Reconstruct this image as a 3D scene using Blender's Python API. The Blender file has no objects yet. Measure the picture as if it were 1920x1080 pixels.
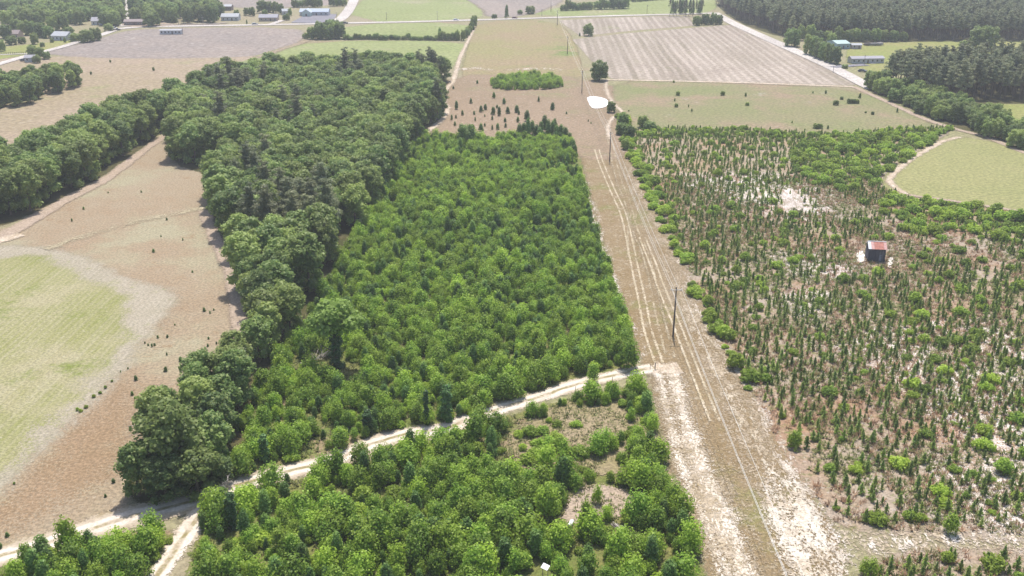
import bpy, math, random
import numpy as np
from mathutils import Vector, Matrix, Euler
random.seed(7); RNG = np.random.default_rng(11)
S = bpy.context.scene
COL = S.collection
# ------------------------------------------------------------------ camera
H = 85.0; F = 1800.0; TH = math.atan(724.0 / F)
cam = bpy.data.objects.new('camera', bpy.data.cameras.new('camera')); COL.objects.link(cam)
cam.data.sensor_width = 36; cam.data.lens = F / 1920 * 36
cam.data.clip_start = 1; cam.data.clip_end = 6000
cam.location = (0, 0, H); cam.rotation_euler = (math.pi / 2 - TH, 0, 0)
S.camera = cam
# ------------------------------------------------------------------ world + sun
SUN_EL = math.radians(66); SUN_AZ = math.radians(5)
W = bpy.data.worlds.new('World'); S.world = W; W.use_nodes = True
wn = W.node_tree; wn.nodes.clear()
sky = wn.nodes.new('ShaderNodeTexSky'); sky.sky_type = 'NISHITA'; sky.sun_disc = False
sky.sun_elevation = SUN_EL; sky.sun_rotation = SUN_AZ; sky.dust_density = 2.0; sky.air_density = 1.0
bg = wn.nodes.new('ShaderNodeBackground'); bg.inputs['Strength'].default_value = 0.14
wo = wn.nodes.new('ShaderNodeOutputWorld')
wn.links.new(sky.outputs[0], bg.inputs[0]); wn.links.new(bg.outputs[0], wo.inputs[0])
sd_ = bpy.data.lights.new('sun', 'SUN'); sd_.energy = 4.2; sd_.angle = math.radians(0.6); sd_.color = (1, 0.955, 0.89)
sun = bpy.data.objects.new('sun', sd_); COL.objects.link(sun)
sv = Vector((math.sin(SUN_AZ) * math.cos(SUN_EL), math.cos(SUN_AZ) * math.cos(SUN_EL), math.sin(SUN_EL)))
sun.rotation_euler = sv.to_track_quat('Z', 'Y').to_euler(); sun.location = (0, 0, 120)
S.view_settings.view_transform = 'Standard'; S.view_settings.look = 'None'
S.view_settings.exposure = 0.45; S.view_settings.gamma = 1; S.view_settings.use_curve_mapping = False
S.render.engine = 'CYCLES'
S.cycles.max_bounces = 5; S.cycles.diffuse_bounces = 3; S.cycles.transmission_bounces = 3
S.cycles.transparent_max_bounces = 32; S.cycles.volume_bounces = 0
HAZE = 0.00023

# ------------------------------------------------------------------ helpers
def gp(x, y):                      # a point of the photograph -> the ground
    cx = (x - 960) / F; cy = (540 - y) / F
    t = H / (math.sin(TH) - cy * math.cos(TH))
    return (t * cx, t * (math.cos(TH) + cy * math.sin(TH)))
def gpl(pts): return np.array([gp(*p) for p in pts])
def project(P, z=0.0):
    P = np.asarray(P, float); zc = P[:, 1] * math.cos(TH) + (H - z) * math.sin(TH)
    yc = P[:, 1] * math.sin(TH) - (H - z) * math.cos(TH)
    zc = np.maximum(zc, .01)
    return 960 + F * P[:, 0] / zc, 540 - F * yc / zc
def ppm(y): return (y + 184) * math.cos(TH) / H
def lin(c): c = c / 255.0; return c / 12.92 if c <= .04045 else ((c + .055) / 1.055) ** 2.4
def C(r, g, b, k=.52): return (lin(r) * k, lin(g) * k, lin(b) * k, 1)

def tag(o, label=None, cat=None, group=None, kind=None):
    if label: o['label'] = label
    if cat: o['category'] = cat
    if group: o['group'] = group
    if kind: o['kind'] = kind
    return o
def link(o, parent=None):
    COL.objects.link(o)
    if parent is not None: o.parent = parent
    return o
def empty(name, loc, rz=0, sc=1):
    o = bpy.data.objects.new(name, None); o.location = loc; o.rotation_euler = (0, 0, rz)
    o.scale = (sc, sc, sc) if not hasattr(sc, '__len__') else sc
    o.empty_display_size = .3
    return link(o)

class MB:
    def __init__(s): s.v = []; s.f = []; s.m = []
    def add(s, v, f, m=0):
        n = len(s.v); s.v += [tuple(p) for p in v]; s.f += [tuple(i + n for i in q) for q in f]; s.m += [m] * len(f)
    def box(s, x0, x1, y0, y1, z0, z1, m=0):
        v = [(x0,y0,z0),(x1,y0,z0),(x1,y1,z0),(x0,y1,z0),(x0,y0,z1),(x1,y0,z1),(x1,y1,z1),(x0,y1,z1)]
        s.add(v, [(3,2,1,0),(4,5,6,7),(0,1,5,4),(1,2,6,5),(2,3,7,6),(3,0,4,7)], m)
    def obox(s, M4, sx, sy, sz, m=0):
        v = [M4 @ Vector((a*sx/2, b*sy/2, c*sz/2)) for c in (-1,1) for a, b in ((-1,-1),(1,-1),(1,1),(-1,1))]
        s.add(v, [(3,2,1,0),(4,5,6,7),(0,1,5,4),(1,2,6,5),(2,3,7,6),(3,0,4,7)], m)
    def tube(s, pts, rads, n=7, m=0, cap=True):
        pts = [Vector(p) for p in pts]; base = len(s.v); k = len(pts)
        for i, p in enumerate(pts):
            d = (pts[min(i+1,k-1)] - pts[max(i-1,0)]).normalized()
            a = d.cross(Vector((0,0,1)) if abs(d.z) < .9 else Vector((1,0,0))).normalized(); b = d.cross(a)
            for j in range(n):
                t = 2*math.pi*j/n; s.v.append(tuple(p + (a*math.cos(t) + b*math.sin(t))*rads[i]))
        for i in range(k-1):
            for j in range(n):
                s.f.append((base+i*n+j, base+i*n+(j+1)%n, base+(i+1)*n+(j+1)%n, base+(i+1)*n+j)); s.m.append(m)
        if cap:
            s.f.append(tuple(base+(k-1)*n+j for j in range(n))); s.m.append(m)
            s.f.append(tuple(base+n-1-j for j in range(n))); s.m.append(m)
    def mesh(s, name, mats):
        me = bpy.data.meshes.new(name); me.from_pydata(s.v, [], s.f)
        for m in (mats if isinstance(mats, (list, tuple)) else [mats]): me.materials.append(m)
        if isinstance(mats, (list, tuple)) and len(mats) > 1: me.polygons.foreach_set('material_index', s.m)
        return me
    def build(s, name, mats, parent=None):
        return link(bpy.data.objects.new(name, s.mesh(name, mats)), parent)

# ------------------------------------------------------------------ material DSL
class NT:
    def __init__(s, name):
        s.m = bpy.data.materials.new(name); s.m.use_nodes = True; s.t = s.m.node_tree; s.t.nodes.clear()
        s.out = s.t.nodes.new('ShaderNodeOutputMaterial')
    def n(s, ty, **kw):
        o = s.t.nodes.new(ty)
        for k, v in kw.items(): setattr(o, k, v)
        return o
    def put(s, sock, v):
        if isinstance(v, bpy.types.NodeSocket): s.t.links.new(v, sock)
        elif sock.type == 'VECTOR' and hasattr(v, '__len__'): sock.default_value = v[:3]
        else: sock.default_value = v
    def pos(s):
        if not hasattr(s, '_p'): s._p = s.n('ShaderNodeNewGeometry').outputs['Position']
        return s._p
    def mapp(s, vec, sc=(1,1,1), rot=(0,0,0), loc=(0,0,0)):
        o = s.n('ShaderNodeMapping'); s.put(o.inputs[0], vec); o.inputs['Scale'].default_value = sc
        o.inputs['Rotation'].default_value = rot; o.inputs['Location'].default_value = loc; return o.outputs[0]
    def noise(s, scale, detail=4, rough=.55, vec=None, dist=0):
        o = s.n('ShaderNodeTexNoise'); s.put(o.inputs['Vector'], vec if vec is not None else s.pos())
        o.inputs['Scale'].default_value = scale; o.inputs['Detail'].default_value = detail
        o.inputs['Roughness'].default_value = rough; o.inputs['Distortion'].default_value = dist
        return o.outputs['Fac']
    def math(s, op, a, b=0.0, clamp=False):
        o = s.n('ShaderNodeMath', operation=op, use_clamp=clamp); s.put(o.inputs[0], a); s.put(o.inputs[1], b); return o.outputs[0]
    def smooth(s, v, a, b, lo=0.0, hi=1.0):
        o = s.n('ShaderNodeMapRange', interpolation_type='SMOOTHSTEP'); s.put(o.inputs['Value'], v)
        for k, q in zip(('From Min','From Max','To Min','To Max'), (a, b, lo, hi)): o.inputs[k].default_value = q
        return o.outputs[0]
    def mix(s, f, a, b, blend='MIX'):
        o = s.n('ShaderNodeMix', data_type='RGBA', blend_type=blend); s.put(o.inputs[0], f); s.put(o.inputs[6], a); s.put(o.inputs[7], b); return o.outputs[2]
    def attr(s, name):
        return s.n('ShaderNodeAttribute', attribute_name=name).outputs['Fac']
    def bump(s, h, strength=.5, dist=.1):
        o = s.n('ShaderNodeBump'); o.inputs['Strength'].default_value = strength; o.inputs['Distance'].default_value = dist
        s.put(o.inputs['Height'], h); return o.outputs[0]
    def princ(s, col, rough=.9, spec=.2, normal=None, metal=0.0):
        o = s.n('ShaderNodeBsdfPrincipled'); s.put(o.inputs['Base Color'], col); s.put(o.inputs['Roughness'], rough)
        o.inputs['Specular IOR Level'].default_value = spec; o.inputs['Metallic'].default_value = metal
        if normal is not None: s.put(o.inputs['Normal'], normal)
        return o.outputs[0]
    def finish(s, sh, alpha=None):
        if alpha is not None:
            t = s.n('ShaderNodeBsdfTransparent'); mx = s.n('ShaderNodeMixShader')
            s.put(mx.inputs[0], alpha); s.put(mx.inputs[1], t.outputs[0]); s.put(mx.inputs[2], sh); sh = mx.outputs[0]
        s.t.links.new(sh, s.out.inputs['Surface']); return s.m

def ground_mat(name, a, b, c=None, cthr=(.55,.7), big=.02, mid=.12, fine=1.6, d=None, dthr=(.6,.72), dscale=.25,
               rows=None, edge=None, spark=None, brk=None, bmp=.6):
    """a,b: two soils mixed by broad noise; c: patches; d: small clumps; rows: (spacing, angle, colour, amount);
       edge: (noise scale, amplitude, softness) -> ragged alpha border from attribute sd; brk: broken-up cover"""
    N = NT(name)
    n1 = N.noise(big, 5, .6); n2 = N.noise(mid, 6, .65); n3 = N.noise(fine, 3, .7)
    m = N.math('ADD', N.math('MULTIPLY', n1, .55), N.math('MULTIPLY', n2, .45))
    col = N.mix(N.smooth(m, .38, .62), a, b)
    if c: col = N.mix(N.smooth(N.math('ADD', N.math('MULTIPLY', N.noise(big*1.7, 5, .65, N.mapp(N.pos(), loc=(71,13,5))), .75), N.math('MULTIPLY', n2, .25)), *cthr), col, c)
    if rows:
        sp, ang, rc, amt = rows
        v = N.mapp(N.pos(), rot=(0,0,math.radians(ang)))
        sx = N.n('ShaderNodeSeparateXYZ'); N.put(sx.inputs[0], v)
        wob = N.math('MULTIPLY', N.noise(.012, 2, .4), sp*.8)
        ph = N.math('MULTIPLY', N.math('ADD', sx.outputs[0], wob), 2*math.pi/sp)
        w = N.smooth(N.math('SINE', ph), -.2, .9)
        w2 = N.noise(.5/sp, 2, .6, N.mapp(v, sc=(1, .03, 1)))
        w = N.math('MULTIPLY', N.math('ADD', N.math('MULTIPLY', w, .55), N.smooth(w2, .35, .65, 0, .6)), N.smooth(N.noise(mid*.5, 4, .6), .3, .6, .45, 1))
        col = N.mix(N.math('MULTIPLY', w, amt, True), col, rc)
    if d: col = N.mix(N.smooth(N.noise(dscale, 6, .75, N.mapp(N.pos(), loc=(5,91,3))), *dthr), col, d)
    # fine grain: light and dark tufts
    g = N.smooth(n3, .3, .7, .70, 1.28)
    gm = N.n('ShaderNodeVectorMath', operation='SCALE'); N.put(gm.inputs[0], col); N.put(gm.inputs['Scale'], g); col = gm.outputs[0]
    if spark: col = N.mix(N.smooth(N.noise(spark[1], 2, .7, N.mapp(N.pos(), loc=(33,7,1))), .60, .72, 0, spark[2]), col, spark[0])
    h = N.math('ADD', N.math('MULTIPLY', n3, .5), N.math('MULTIPLY', N.noise(fine*3.1, 3, .7), .5))
    sh = N.princ(col, .95, .1, N.bump(h, bmp, .15))
    al = None
    if edge:
        es, ea, ew = edge
        q = N.math('ADD', N.attr('sd'), N.math('MULTIPLY', N.math('SUBTRACT', N.noise(es, 6, .7), .5), ea))
        al = N.math('GREATER_THAN', N.math('ADD', q, N.math('MULTIPLY', N.math('SUBTRACT', N.noise(3.2, 3, .7, N.mapp(N.pos(), loc=(3,44,1))), .5), 6*ew)), 0.0)
    if brk:
        bs, lo, hi = brk
        b0 = N.math('ADD', N.noise(bs, 5, .6, N.mapp(N.pos(), sc=(1,.3,1), loc=(9,3,2))), N.math('MULTIPLY', N.math('SUBTRACT', N.noise(3.0, 3, .75, N.mapp(N.pos(), sc=(1,.6,1), loc=(8,14,1))), .5), (hi-lo)*5))
        b1 = N.math('GREATER_THAN', b0, (lo+hi)/2)
        al = b1 if al is None else N.math('MULTIPLY', al, b1)
    return N.finish(sh, al)

def simple_mat(name, col, rough=.7, var=.15, scale=2.0, spec=.3, metal=0, streak=None):
    N = NT(name)
    tc = N.n('ShaderNodeTexCoord').outputs['Object']
    n = N.noise(scale, 5, .65, N.mapp(tc, sc=streak or (1,1,1)))
    g = N.smooth(n, .25, .75, 1-var, 1+var)
    gm = N.n('ShaderNodeVectorMath', operation='SCALE'); N.put(gm.inputs[0], col); N.put(gm.inputs['Scale'], g)
    return N.finish(N.princ(gm.outputs[0], rough, spec, N.bump(n, .25, .02), metal))

def leaf_mat(name, c1, c2, c3, trans=.30, rough=.55, spec=.35):
    """leaf cover: hue differs leaf to leaf and tree to tree"""
    N = NT(name)
    isl = N.n('ShaderNodeNewGeometry').outputs['Random Per Island']
    rnd = N.n('ShaderNodeObjectInfo').outputs['Random']
    col = N.mix(N.smooth(rnd, 0, 1), c1, c2)
    col = N.mix(N.smooth(isl, .55, 1, 0, .8), col, c3)
    gm = N.n('ShaderNodeVectorMath', operation='SCALE'); N.put(gm.inputs[0], col); N.put(gm.inputs['Scale'], N.math('ADD', N.math('MULTIPLY', N.math('FRACT', N.math('MULTIPLY', rnd, 7.31)), .62), N.math('ADD', N.math('MULTIPLY', isl, .35), .53))); col = gm.outputs[0]
    p = N.princ(col, rough, spec)
    tr = N.n('ShaderNodeBsdfTranslucent'); N.put(tr.inputs[0], col)
    mx = N.n('ShaderNodeMixShader'); mx.inputs[0].default_value = trans
    N.put(mx.inputs[1], p); N.put(mx.inputs[2], tr.outputs[0])
    return N.finish(mx.outputs[0])

# ------------------------------------------------------------------ polygon tools
def sdf(P, poly):
    """signed distance, positive inside"""
    P = np.asarray(P, float); n = len(poly); d2 = np.full(len(P), 1e18); ins = np.zeros(len(P), bool)
    for i in range(n):
        a = poly[i]; b = poly[(i+1) % n]; e = b - a; w = P - a
        t = np.clip((w @ e) / max(e @ e, 1e-9), 0, 1)
        d2 = np.minimum(d2, ((w - t[:,None]*e)**2).sum(1))
        c = (a[1] > P[:,1]) != (b[1] > P[:,1])
        with np.errstate(divide='ignore', invalid='ignore'):
            xi = (b[0]-a[0])*(P[:,1]-a[1])/(b[1]-a[1]) + a[0]
        ins ^= c & (P[:,0] < xi)
    d = np.sqrt(d2); return np.where(ins, d, -d)
def vnoise(P, scale, seed=0):
    r = np.random.default_rng(seed).random((64, 64)); out = 0; amp = .5; tot = 0
    for o in range(3):
        q = np.asarray(P)*scale*(2**o) + 17*o; i = np.floor(q).astype(int); f = q - i; f = f*f*(3-2*f)
        g = lambda a, b: r[(i[:,0]+a) % 64, (i[:,1]+b) % 64]
        v = (g(0,0)*(1-f[:,0])+g(1,0)*f[:,0])*(1-f[:,1]) + (g(0,1)*(1-f[:,0])+g(1,1)*f[:,0])*f[:,1]
        out = out + v*amp; tot += amp; amp *= .5
    return out / tot
def roundpoly(poly, it=2):
    for _ in range(it):
        q = []
        for i in range(len(poly)):
            a = poly[i]; b = poly[(i+1) % len(poly)]; q += [a*.75+b*.25, a*.25+b*.75]
        poly = np.array(q)
    return poly
ZL = [0.0]
def sheet(name, pts, mat, feather=2.0, cell=2.5, z=None, smooth=1, world=False):
    poly = np.array(pts, float) if world else gpl(pts)
    if smooth: poly = roundpoly(poly, smooth)
    lo = poly.min(0) - feather - cell; hi = poly.max(0) + feather + cell
    nx = int((hi[0]-lo[0])/cell)+2; ny = int((hi[1]-lo[1])/cell)+2
    X, Y = np.meshgrid(lo[0]+np.arange(nx)*cell, lo[1]+np.arange(ny)*cell, indexing='ij')
    P = np.stack([X.ravel(), Y.ravel()], 1); sd = sdf(P, poly)
    keep = (sd > -feather).reshape(nx, ny)
    cellk = keep[:-1,:-1] | keep[1:,:-1] | keep[:-1,1:] | keep[1:,1:]
    ii, jj = np.nonzero(cellk); idx = lambda a, b: a*ny+b
    quads = np.stack([idx(ii,jj), idx(ii+1,jj), idx(ii+1,jj+1), idx(ii,jj+1)], 1)
    used, inv = np.unique(quads, return_inverse=True); quads = inv.reshape(-1, 4)
    if z is None: ZL[0] += .004; z = ZL[0]
    V = np.column_stack([P[used], np.full(len(used), z)])
    me = bpy.data.meshes.new(name); me.from_pydata(V.tolist(), [], quads.tolist())
    at = me.attributes.new('sd', 'FLOAT', 'POINT'); at.data.foreach_set('value', sd[used].astype(np.float32))
    me.materials.append(mat)
    return tag(link(bpy.data.objects.new(name, me)), kind='structure')
def resample(P, step):
    P = np.asarray(P, float)
    # Catmull-Rom
    Q = np.vstack([2*P[0]-P[1], P, 2*P[-1]-P[-2]]); out = []
    for i in range(1, len(Q)-2):
        L = np.linalg.norm(Q[i+1]-Q[i]); k = max(1, int(L/step))
        for j in range(k):
            t = j/k
            out.append(.5*((2*Q[i])+(-Q[i-1]+Q[i+1])*t+(2*Q[i-1]-5*Q[i]+4*Q[i+1]-Q[i+2])*t*t+(-Q[i-1]+3*Q[i]-3*Q[i+1]+Q[i+2])*t**3))
    out.append(P[-1]); return np.array(out)
def ribbon(name, pts, width, mat, feather=1.0, step=3.0, offs=(0,), z=None, world=False, wvar=0.0):
    P = resample(np.array(pts, float) if world else gpl(pts), step)
    T = np.gradient(P, axis=0); T /= np.linalg.norm(T, axis=1)[:,None]+1e-9; Nn = np.column_stack([T[:,1], -T[:,0]])
    if z is None: ZL[0] += .004; z = ZL[0]
    V = []; Fc = []; SD = []; CX = []; n = len(P)
    for k, o in enumerate(offs):
        b = len(V)
        for i in range(n):
            ww = (width[0]+(width[1]-width[0])*i/(n-1)) if hasattr(width, '__len__') else width
            ww *= 1 + wvar*math.sin(i*.7+k)*math.sin(i*.23+2*k)
            hw = ww/2
            for q, s_ in ((-hw-feather, -feather), (0, hw), (hw+feather, -feather)):
                V.append((*(P[i]+Nn[i]*(q+o)), z)); SD.append(s_); CX.append(q)
        for i in range(n-1):
            for j in range(2):
                a = b+i*3+j; Fc.append((a, a+1, a+4, a+3))
        z += .003
    me = bpy.data.meshes.new(name); me.from_pydata(V, [], Fc)
    me.attributes.new('sd', 'FLOAT', 'POINT').data.foreach_set('value', SD)
    me.attributes.new('cx', 'FLOAT', 'POINT').data.foreach_set('value', CX)
    me.materials.append(mat)
    return tag(link(bpy.data.objects.new(name, me)), kind='structure')

# ================================================================== SETTING
# haze: one closed box of even pale air round everything
N = NT('haze_air'); pv = N.n('ShaderNodeVolumePrincipled')
pv.inputs['Color'].default_value = (.93, .95, 1, 1); pv.inputs['Density'].default_value = HAZE; pv.inputs['Anisotropy'].default_value = .1
N.t.links.new(pv.outputs[0], N.out.inputs['Volume'])
mb = MB(); mb.box(-1750, 1750, -350, 2650, -1.2, 92)
if HAZE > 0: tag(mb.build('haze', N.m), kind='stuff')

SAND = C(236, 222, 207, .82); SANDW = C(255, 250, 242, .85); TAN = C(203, 178, 150); PINK = C(196, 178, 150); BROWN = C(184, 148, 119)
DRY = C(206, 190, 160); OLIVE = C(172, 172, 122); GREENF = C(170, 182, 104); PALEG = C(200, 203, 150); REDB = C(186, 132, 98)
m_base = ground_mat('dry_grassland', C(190,176,146), C(176,172,126), c=C(188,166,138), big=.006, mid=.05, fine=.7)
mb = MB(); mb.add([(-1700,-300,0),(1700,-300,0),(1700,2600,0),(-1700,2600,0)], [(0,1,2,3)])
tag(mb.build('ground', m_base), kind='structure')

E1 = (.15, 5, .8); E2 = (.35, 2.0, .35); EF = (.05, 12, 2.5)
m_brown = ground_mat('brown_grass_field', PINK, C(190,166,136), c=C(198,188,156), cthr=(.48,.62), big=.015, mid=.16, fine=1.7, d=C(182,152,118), dthr=(.58,.70), dscale=.12, edge=E1, spark=(C(226,212,190), 1.1, .55))
m_green_l = ground_mat('young_crop_field', C(184,180,126), C(164,168,98), c=C(200,190,150), cthr=(.46,.62), big=.022, mid=.10, fine=1.9, rows=(1.5, 1.0, C(204,196,158), .75), edge=(.07, 18, 2.6), spark=(C(226,218,190), 1.0, .6), d=C(152,162,86), dthr=(.54,.70), dscale=.06)
m_stub = ground_mat('pale_stubble', C(204,192,170), C(192,182,156), c=C(190,186,140), big=.05, mid=.25, fine=1.8, edge=(.15, 9, 2.2), rows=(1.5, 1.0, C(220,208,188), .5), d=C(176,178,118), dthr=(.58,.70), dscale=.3)
m_far_pink = ground_mat('bare_field_far', C(190,174,162), C(174,162,154), c=C(202,186,172), big=.01, mid=.06, fine=.35, edge=EF, spark=(C(224,212,202), .16, .6))
m_far_tan = ground_mat('pasture_far', C(200,178,154), C(190,172,140), c=C(176,176,124), cthr=(.52,.66), big=.008, mid=.05, fine=.5, edge=EF, spark=(C(222,208,190), .3, .4))
m_far_green = ground_mat('grass_field_far', C(178,186,124), C(164,176,108), c=C(192,186,144), cthr=(.54,.66), big=.01, mid=.05, fine=.4, edge=(.08, 4, 1), rows=(7, 88, C(198,200,150), .35))
m_lawn = ground_mat('lawn_grass', C(170,178,102), C(182,178,116), big=.02, mid=.08, fine=.6, edge=(.15, 3, .8))
m_plow = ground_mat('rowed_field', C(184,168,152), C(172,160,138), c=C(172,172,126), cthr=(.56,.68), big=.009, mid=.05, fine=.5, rows=(5.0, 2.0, C(222,206,190), 1.0), edge=(.1, 3, .6))
m_meadow = ground_mat('thin_meadow', C(172,164,124), C(160,164,112), c=C(186,164,136), cthr=(.46,.60), big=.012, mid=.07, fine=.8, edge=(.08, 8, 2), d=C(222,214,204), dthr=(.62,.74), dscale=.05, spark=(C(160,160,110), .5, .5))
m_pinkm = ground_mat('sandy_broomsedge', C(188,164,138), C(176,154,126), c=C(172,166,122), cthr=(.52,.66), big=.014, mid=.09, fine=1.0, edge=(.1, 6, 1.5), spark=(C(228,212,196), .6, .6))
m_row = ground_mat('corridor_grass', C(180,158,124), C(166,142,104), c=C(160,154,100), cthr=(.52,.66), big=.03, mid=.2, fine=2.2, edge=(.2, 4, .8), d=C(214,198,172), dthr=(.52,.70), dscale=.6, spark=(C(230,218,196), 1.2, .6))
m_plant_r = ground_mat('sandy_clearcut', C(196,168,138), C(208,192,174), c=C(198,160,130), cthr=(.50,.62), big=.02, mid=.13, fine=1.8, edge=(.2, 4, .8), d=C(152,152,98), dthr=(.50,.66), dscale=.35, spark=(C(232,222,212), 1.2, .6))
m_plant_c = ground_mat('undergrowth', C(132,146,76), C(156,152,92), c=C(184,160,130), cthr=(.54,.62), big=.05, mid=.3, fine=2.0, edge=(.25, 3, .6), spark=(C(190,176,130), 1.2, .5))
m_floor = ground_mat('leaf_litter', C(96,98,58), C(120,110,76), big=.06, mid=.3, fine=1.8, edge=(.25, 3, .6))
m_sand = ground_mat('sand_track', bmp=.2, a=C(222,204,184,.70), b=C(206,186,160,.64), big=.1, mid=.4, fine=2.2, edge=(.35, 3.2, .8), spark=(SANDW, .8, .5), d=C(186,172,130), dthr=(.56,.66), dscale=.5)
m_sand_w = ground_mat('white_sand', bmp=.2, a=SANDW, b=C(240,230,218,.85), big=.08, mid=.3, fine=2.2, edge=(.5, 2.2, .4))
m_sand_brk = ground_mat('broken_white_sand', bmp=.2, a=C(238,226,212,.72), b=C(220,204,184,.66), big=.1, mid=.4, fine=2.2, edge=(.5, 4.0, 1.6), brk=(.7, .47, .61))
m_sand_patch_r = ground_mat('patchy_pale_sand', bmp=.2, a=C(240,230,222,.72), b=C(224,208,194,.66), big=.1, mid=.4, fine=2.2, edge=(.08, 14, 5), brk=(.45, .34, .60))
m_sand_hi = ground_mat('bright_sand', bmp=.3, a=C(238,226,208,.70), b=C(218,200,176,.62), big=.1, mid=.4, fine=2.2, edge=(.3, 4.0, 1.6), brk=(.35, .36, .60), d=C(176,160,122), dthr=(.56,.68), dscale=.9)
m_sand_str = ground_mat('sand_streak', bmp=.25, a=C(242,230,214,.74), b=C(222,206,184,.66), big=.1, mid=.5, fine=2.4, edge=(.22, 4.2, 1.1), d=C(190,174,138), dthr=(.56,.64), dscale=.8)
m_rut_f = ground_mat('faint_rut', bmp=.2, a=C(220,204,176,.62), b=C(200,182,148,.56), big=.2, mid=.5, fine=2.5, edge=(.9, .6, .16), brk=(.5, .40, .60))
m_rut = ground_mat('wheel_rut', bmp=.2, a=C(228,212,186,.66), b=C(206,188,154,.60), big=.2, mid=.5, fine=2.5, edge=(.9, .7, .16), brk=(.5, .26, .50))
def track_mat(name):
    N = NT(name); cx = N.math('ADD', N.attr('cx'), N.math('MULTIPLY', N.math('SUBTRACT', N.noise(.12, 3, .5), .5), 1.6))
    ax = N.math('ABSOLUTE', cx); rut = N.smooth(N.math('ABSOLUTE', N.math('SUBTRACT', ax, .95)), .25, .75, 1, 0)
    n2 = N.noise(.5, 6, .7); n3 = N.noise(2.4, 3, .7)
    col = N.mix(N.smooth(n2, .38, .62), C(206,188,164,.62), C(222,208,188,.68))
    col = N.mix(N.math('MULTIPLY', rut, N.smooth(N.noise(.25, 5, .7, N.mapp(N.pos(), loc=(1,2,3))), .30, .55, .2, 1)), col, C(238,224,208,.72))
    mid = N.math('MULTIPLY', N.smooth(ax, .2, .5, 1, 0), N.smooth(N.noise(.3, 5, .7, N.mapp(N.pos(), loc=(7,2,3))), .42, .6))
    col = N.mix(mid, col, C(182,168,120)); col = N.mix(N.math('MULTIPLY', N.smooth(ax, 1.5, 2.6), N.smooth(n2, .40, .62)), col, C(196,176,140))
    gm = N.n('ShaderNodeVectorMath', operation='SCALE'); N.put(gm.inputs[0], col); N.put(gm.inputs['Scale'], N.smooth(n3, .3, .7, .84, 1.14))
    q = N.math('ADD', N.attr('sd'), N.math('MULTIPLY', N.math('SUBTRACT', N.noise(.3, 6, .7), .5), 4.0))
    al = N.math('GREATER_THAN', N.math('ADD', q, N.math('MULTIPLY', N.math('SUBTRACT', N.noise(3.2, 3, .7), .5), 3.0)), 0.0)
    return N.finish(N.princ(gm.outputs[0], .95, .1, N.bump(n3, .3, .1)), al)
m_track = track_mat('two_rut_track')
m_dirt = ground_mat('dirt_path', bmp=.2, a=C(216,194,174), b=C(206,184,160), big=.1, mid=.3, fine=2.0, edge=(.3, 2.5, .7))
m_road = ground_mat('pale_road', bmp=.2, a=C(228,220,212,.64), b=C(214,204,196,.60), big=.02, mid=.1, fine=.8, edge=(.5, .2, .15))
m_sandpatch = ground_mat('pure_sand', bmp=.2, a=(.86,.85,.83,1), b=(.84,.83,.81,1), big=.1, mid=.3, fine=1.2, edge=(.3, .8, .25))
m_asph = ground_mat('asphalt', C(176,172,180,.5), C(166,162,170,.5), big=.05, mid=.2, fine=1.0, edge=(.5, .3, .2))

# --- far fields
sheet('pasture', [(-200,205),(-200,110),(60,108),(240,100),(480,104),(560,108),(420,130),(350,170),(300,200),(150,260),(0,300),(-200,330)], m_far_tan, 8, 6)
sheet('ploughed_field', [(60,98),(150,83),(225,60),(280,53),(560,50),(576,76),(500,100),(470,107),(300,110),(150,108)], m_far_pink, 8, 6)
sheet('grass_field', [(470,106),(575,77),(880,76),(862,104),(840,140),(640,150),(400,150)], m_far_green, 3, 5)
sheet('grass_field', [(640,70),(640,46),(880,41),(890,72)], m_far_green, 3, 5)
sheet('grass_field', [(640,42),(690,-10),(860,-10),(905,18),(905,36)], m_far_green, 4, 6)
sheet('ploughed_field', [(850,-12),(1060,-12),(1050,8),(990,30),(912,35),(905,14)], m_far_pink, 8, 6)
sheet('grass_field', [(985,32),(1050,12),(1160,0),(1290,-8),(1340,-8),(1345,24),(1250,26)], m_far_green, 4, 6)
sheet('ploughed_field', [(380,-12),(640,-12),(655,4),(600,12),(420,18)], m_far_pink, 8, 6)
sheet('corridor_field', [(893,40),(1045,37),(1078,75),(1095,140),(1085,165),(870,150),(865,130),(880,80)],
      ground_mat('corridor_field_grass', C(180,172,120), C(188,166,132), c=C(146,164,94), cthr=(.55,.66), big=.014, mid=.08, fine=.6, edge=(.08, 4, 1), spark=(C(222,204,176), .3, .4)), 4, 5)
sheet('ploughed_field', [(1047,38),(1180,32),(1290,30),(1302,48),(1180,58),(1088,68)], m_plow, 3, 5, smooth=0)
sheet('ploughed_field', [(1073,74),(1180,62),(1300,52),(1375,46),(1500,103),(1606,158),(1600,161),(1350,153),(1146,148),(1110,115)], m_plow, 3, 5, smooth=0)
sheet('meadow', [(1140,150),(1350,155),(1610,166),(1700,200),(1760,232),(1700,262),(1500,262),(1300,262),(1180,250),(1150,215)], m_meadow, 6, 4)
sheet('pink_clearing', [(845,140),(1000,140),(1150,148),(1150,215),(1190,300),(1080,300),(1070,262),(800,262),(812,235),(840,215),(832,185)], m_pinkm, 4, 3)
sheet('lawn', [(1590,85),(1700,78),(1990,78),(1990,130),(1750,140),(1640,140),(1610,128),(1585,118)], m_lawn, 3, 5)
sheet('lawn', [(1820,195),(1990,196),(1990,260),(1900,250),(1840,215)], m_lawn, 3, 4)
sheet('lawn', [(-100,90),(60,86),(200,60),(160,78),(60,100),(-100,130)], m_lawn, 4, 5)
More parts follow.
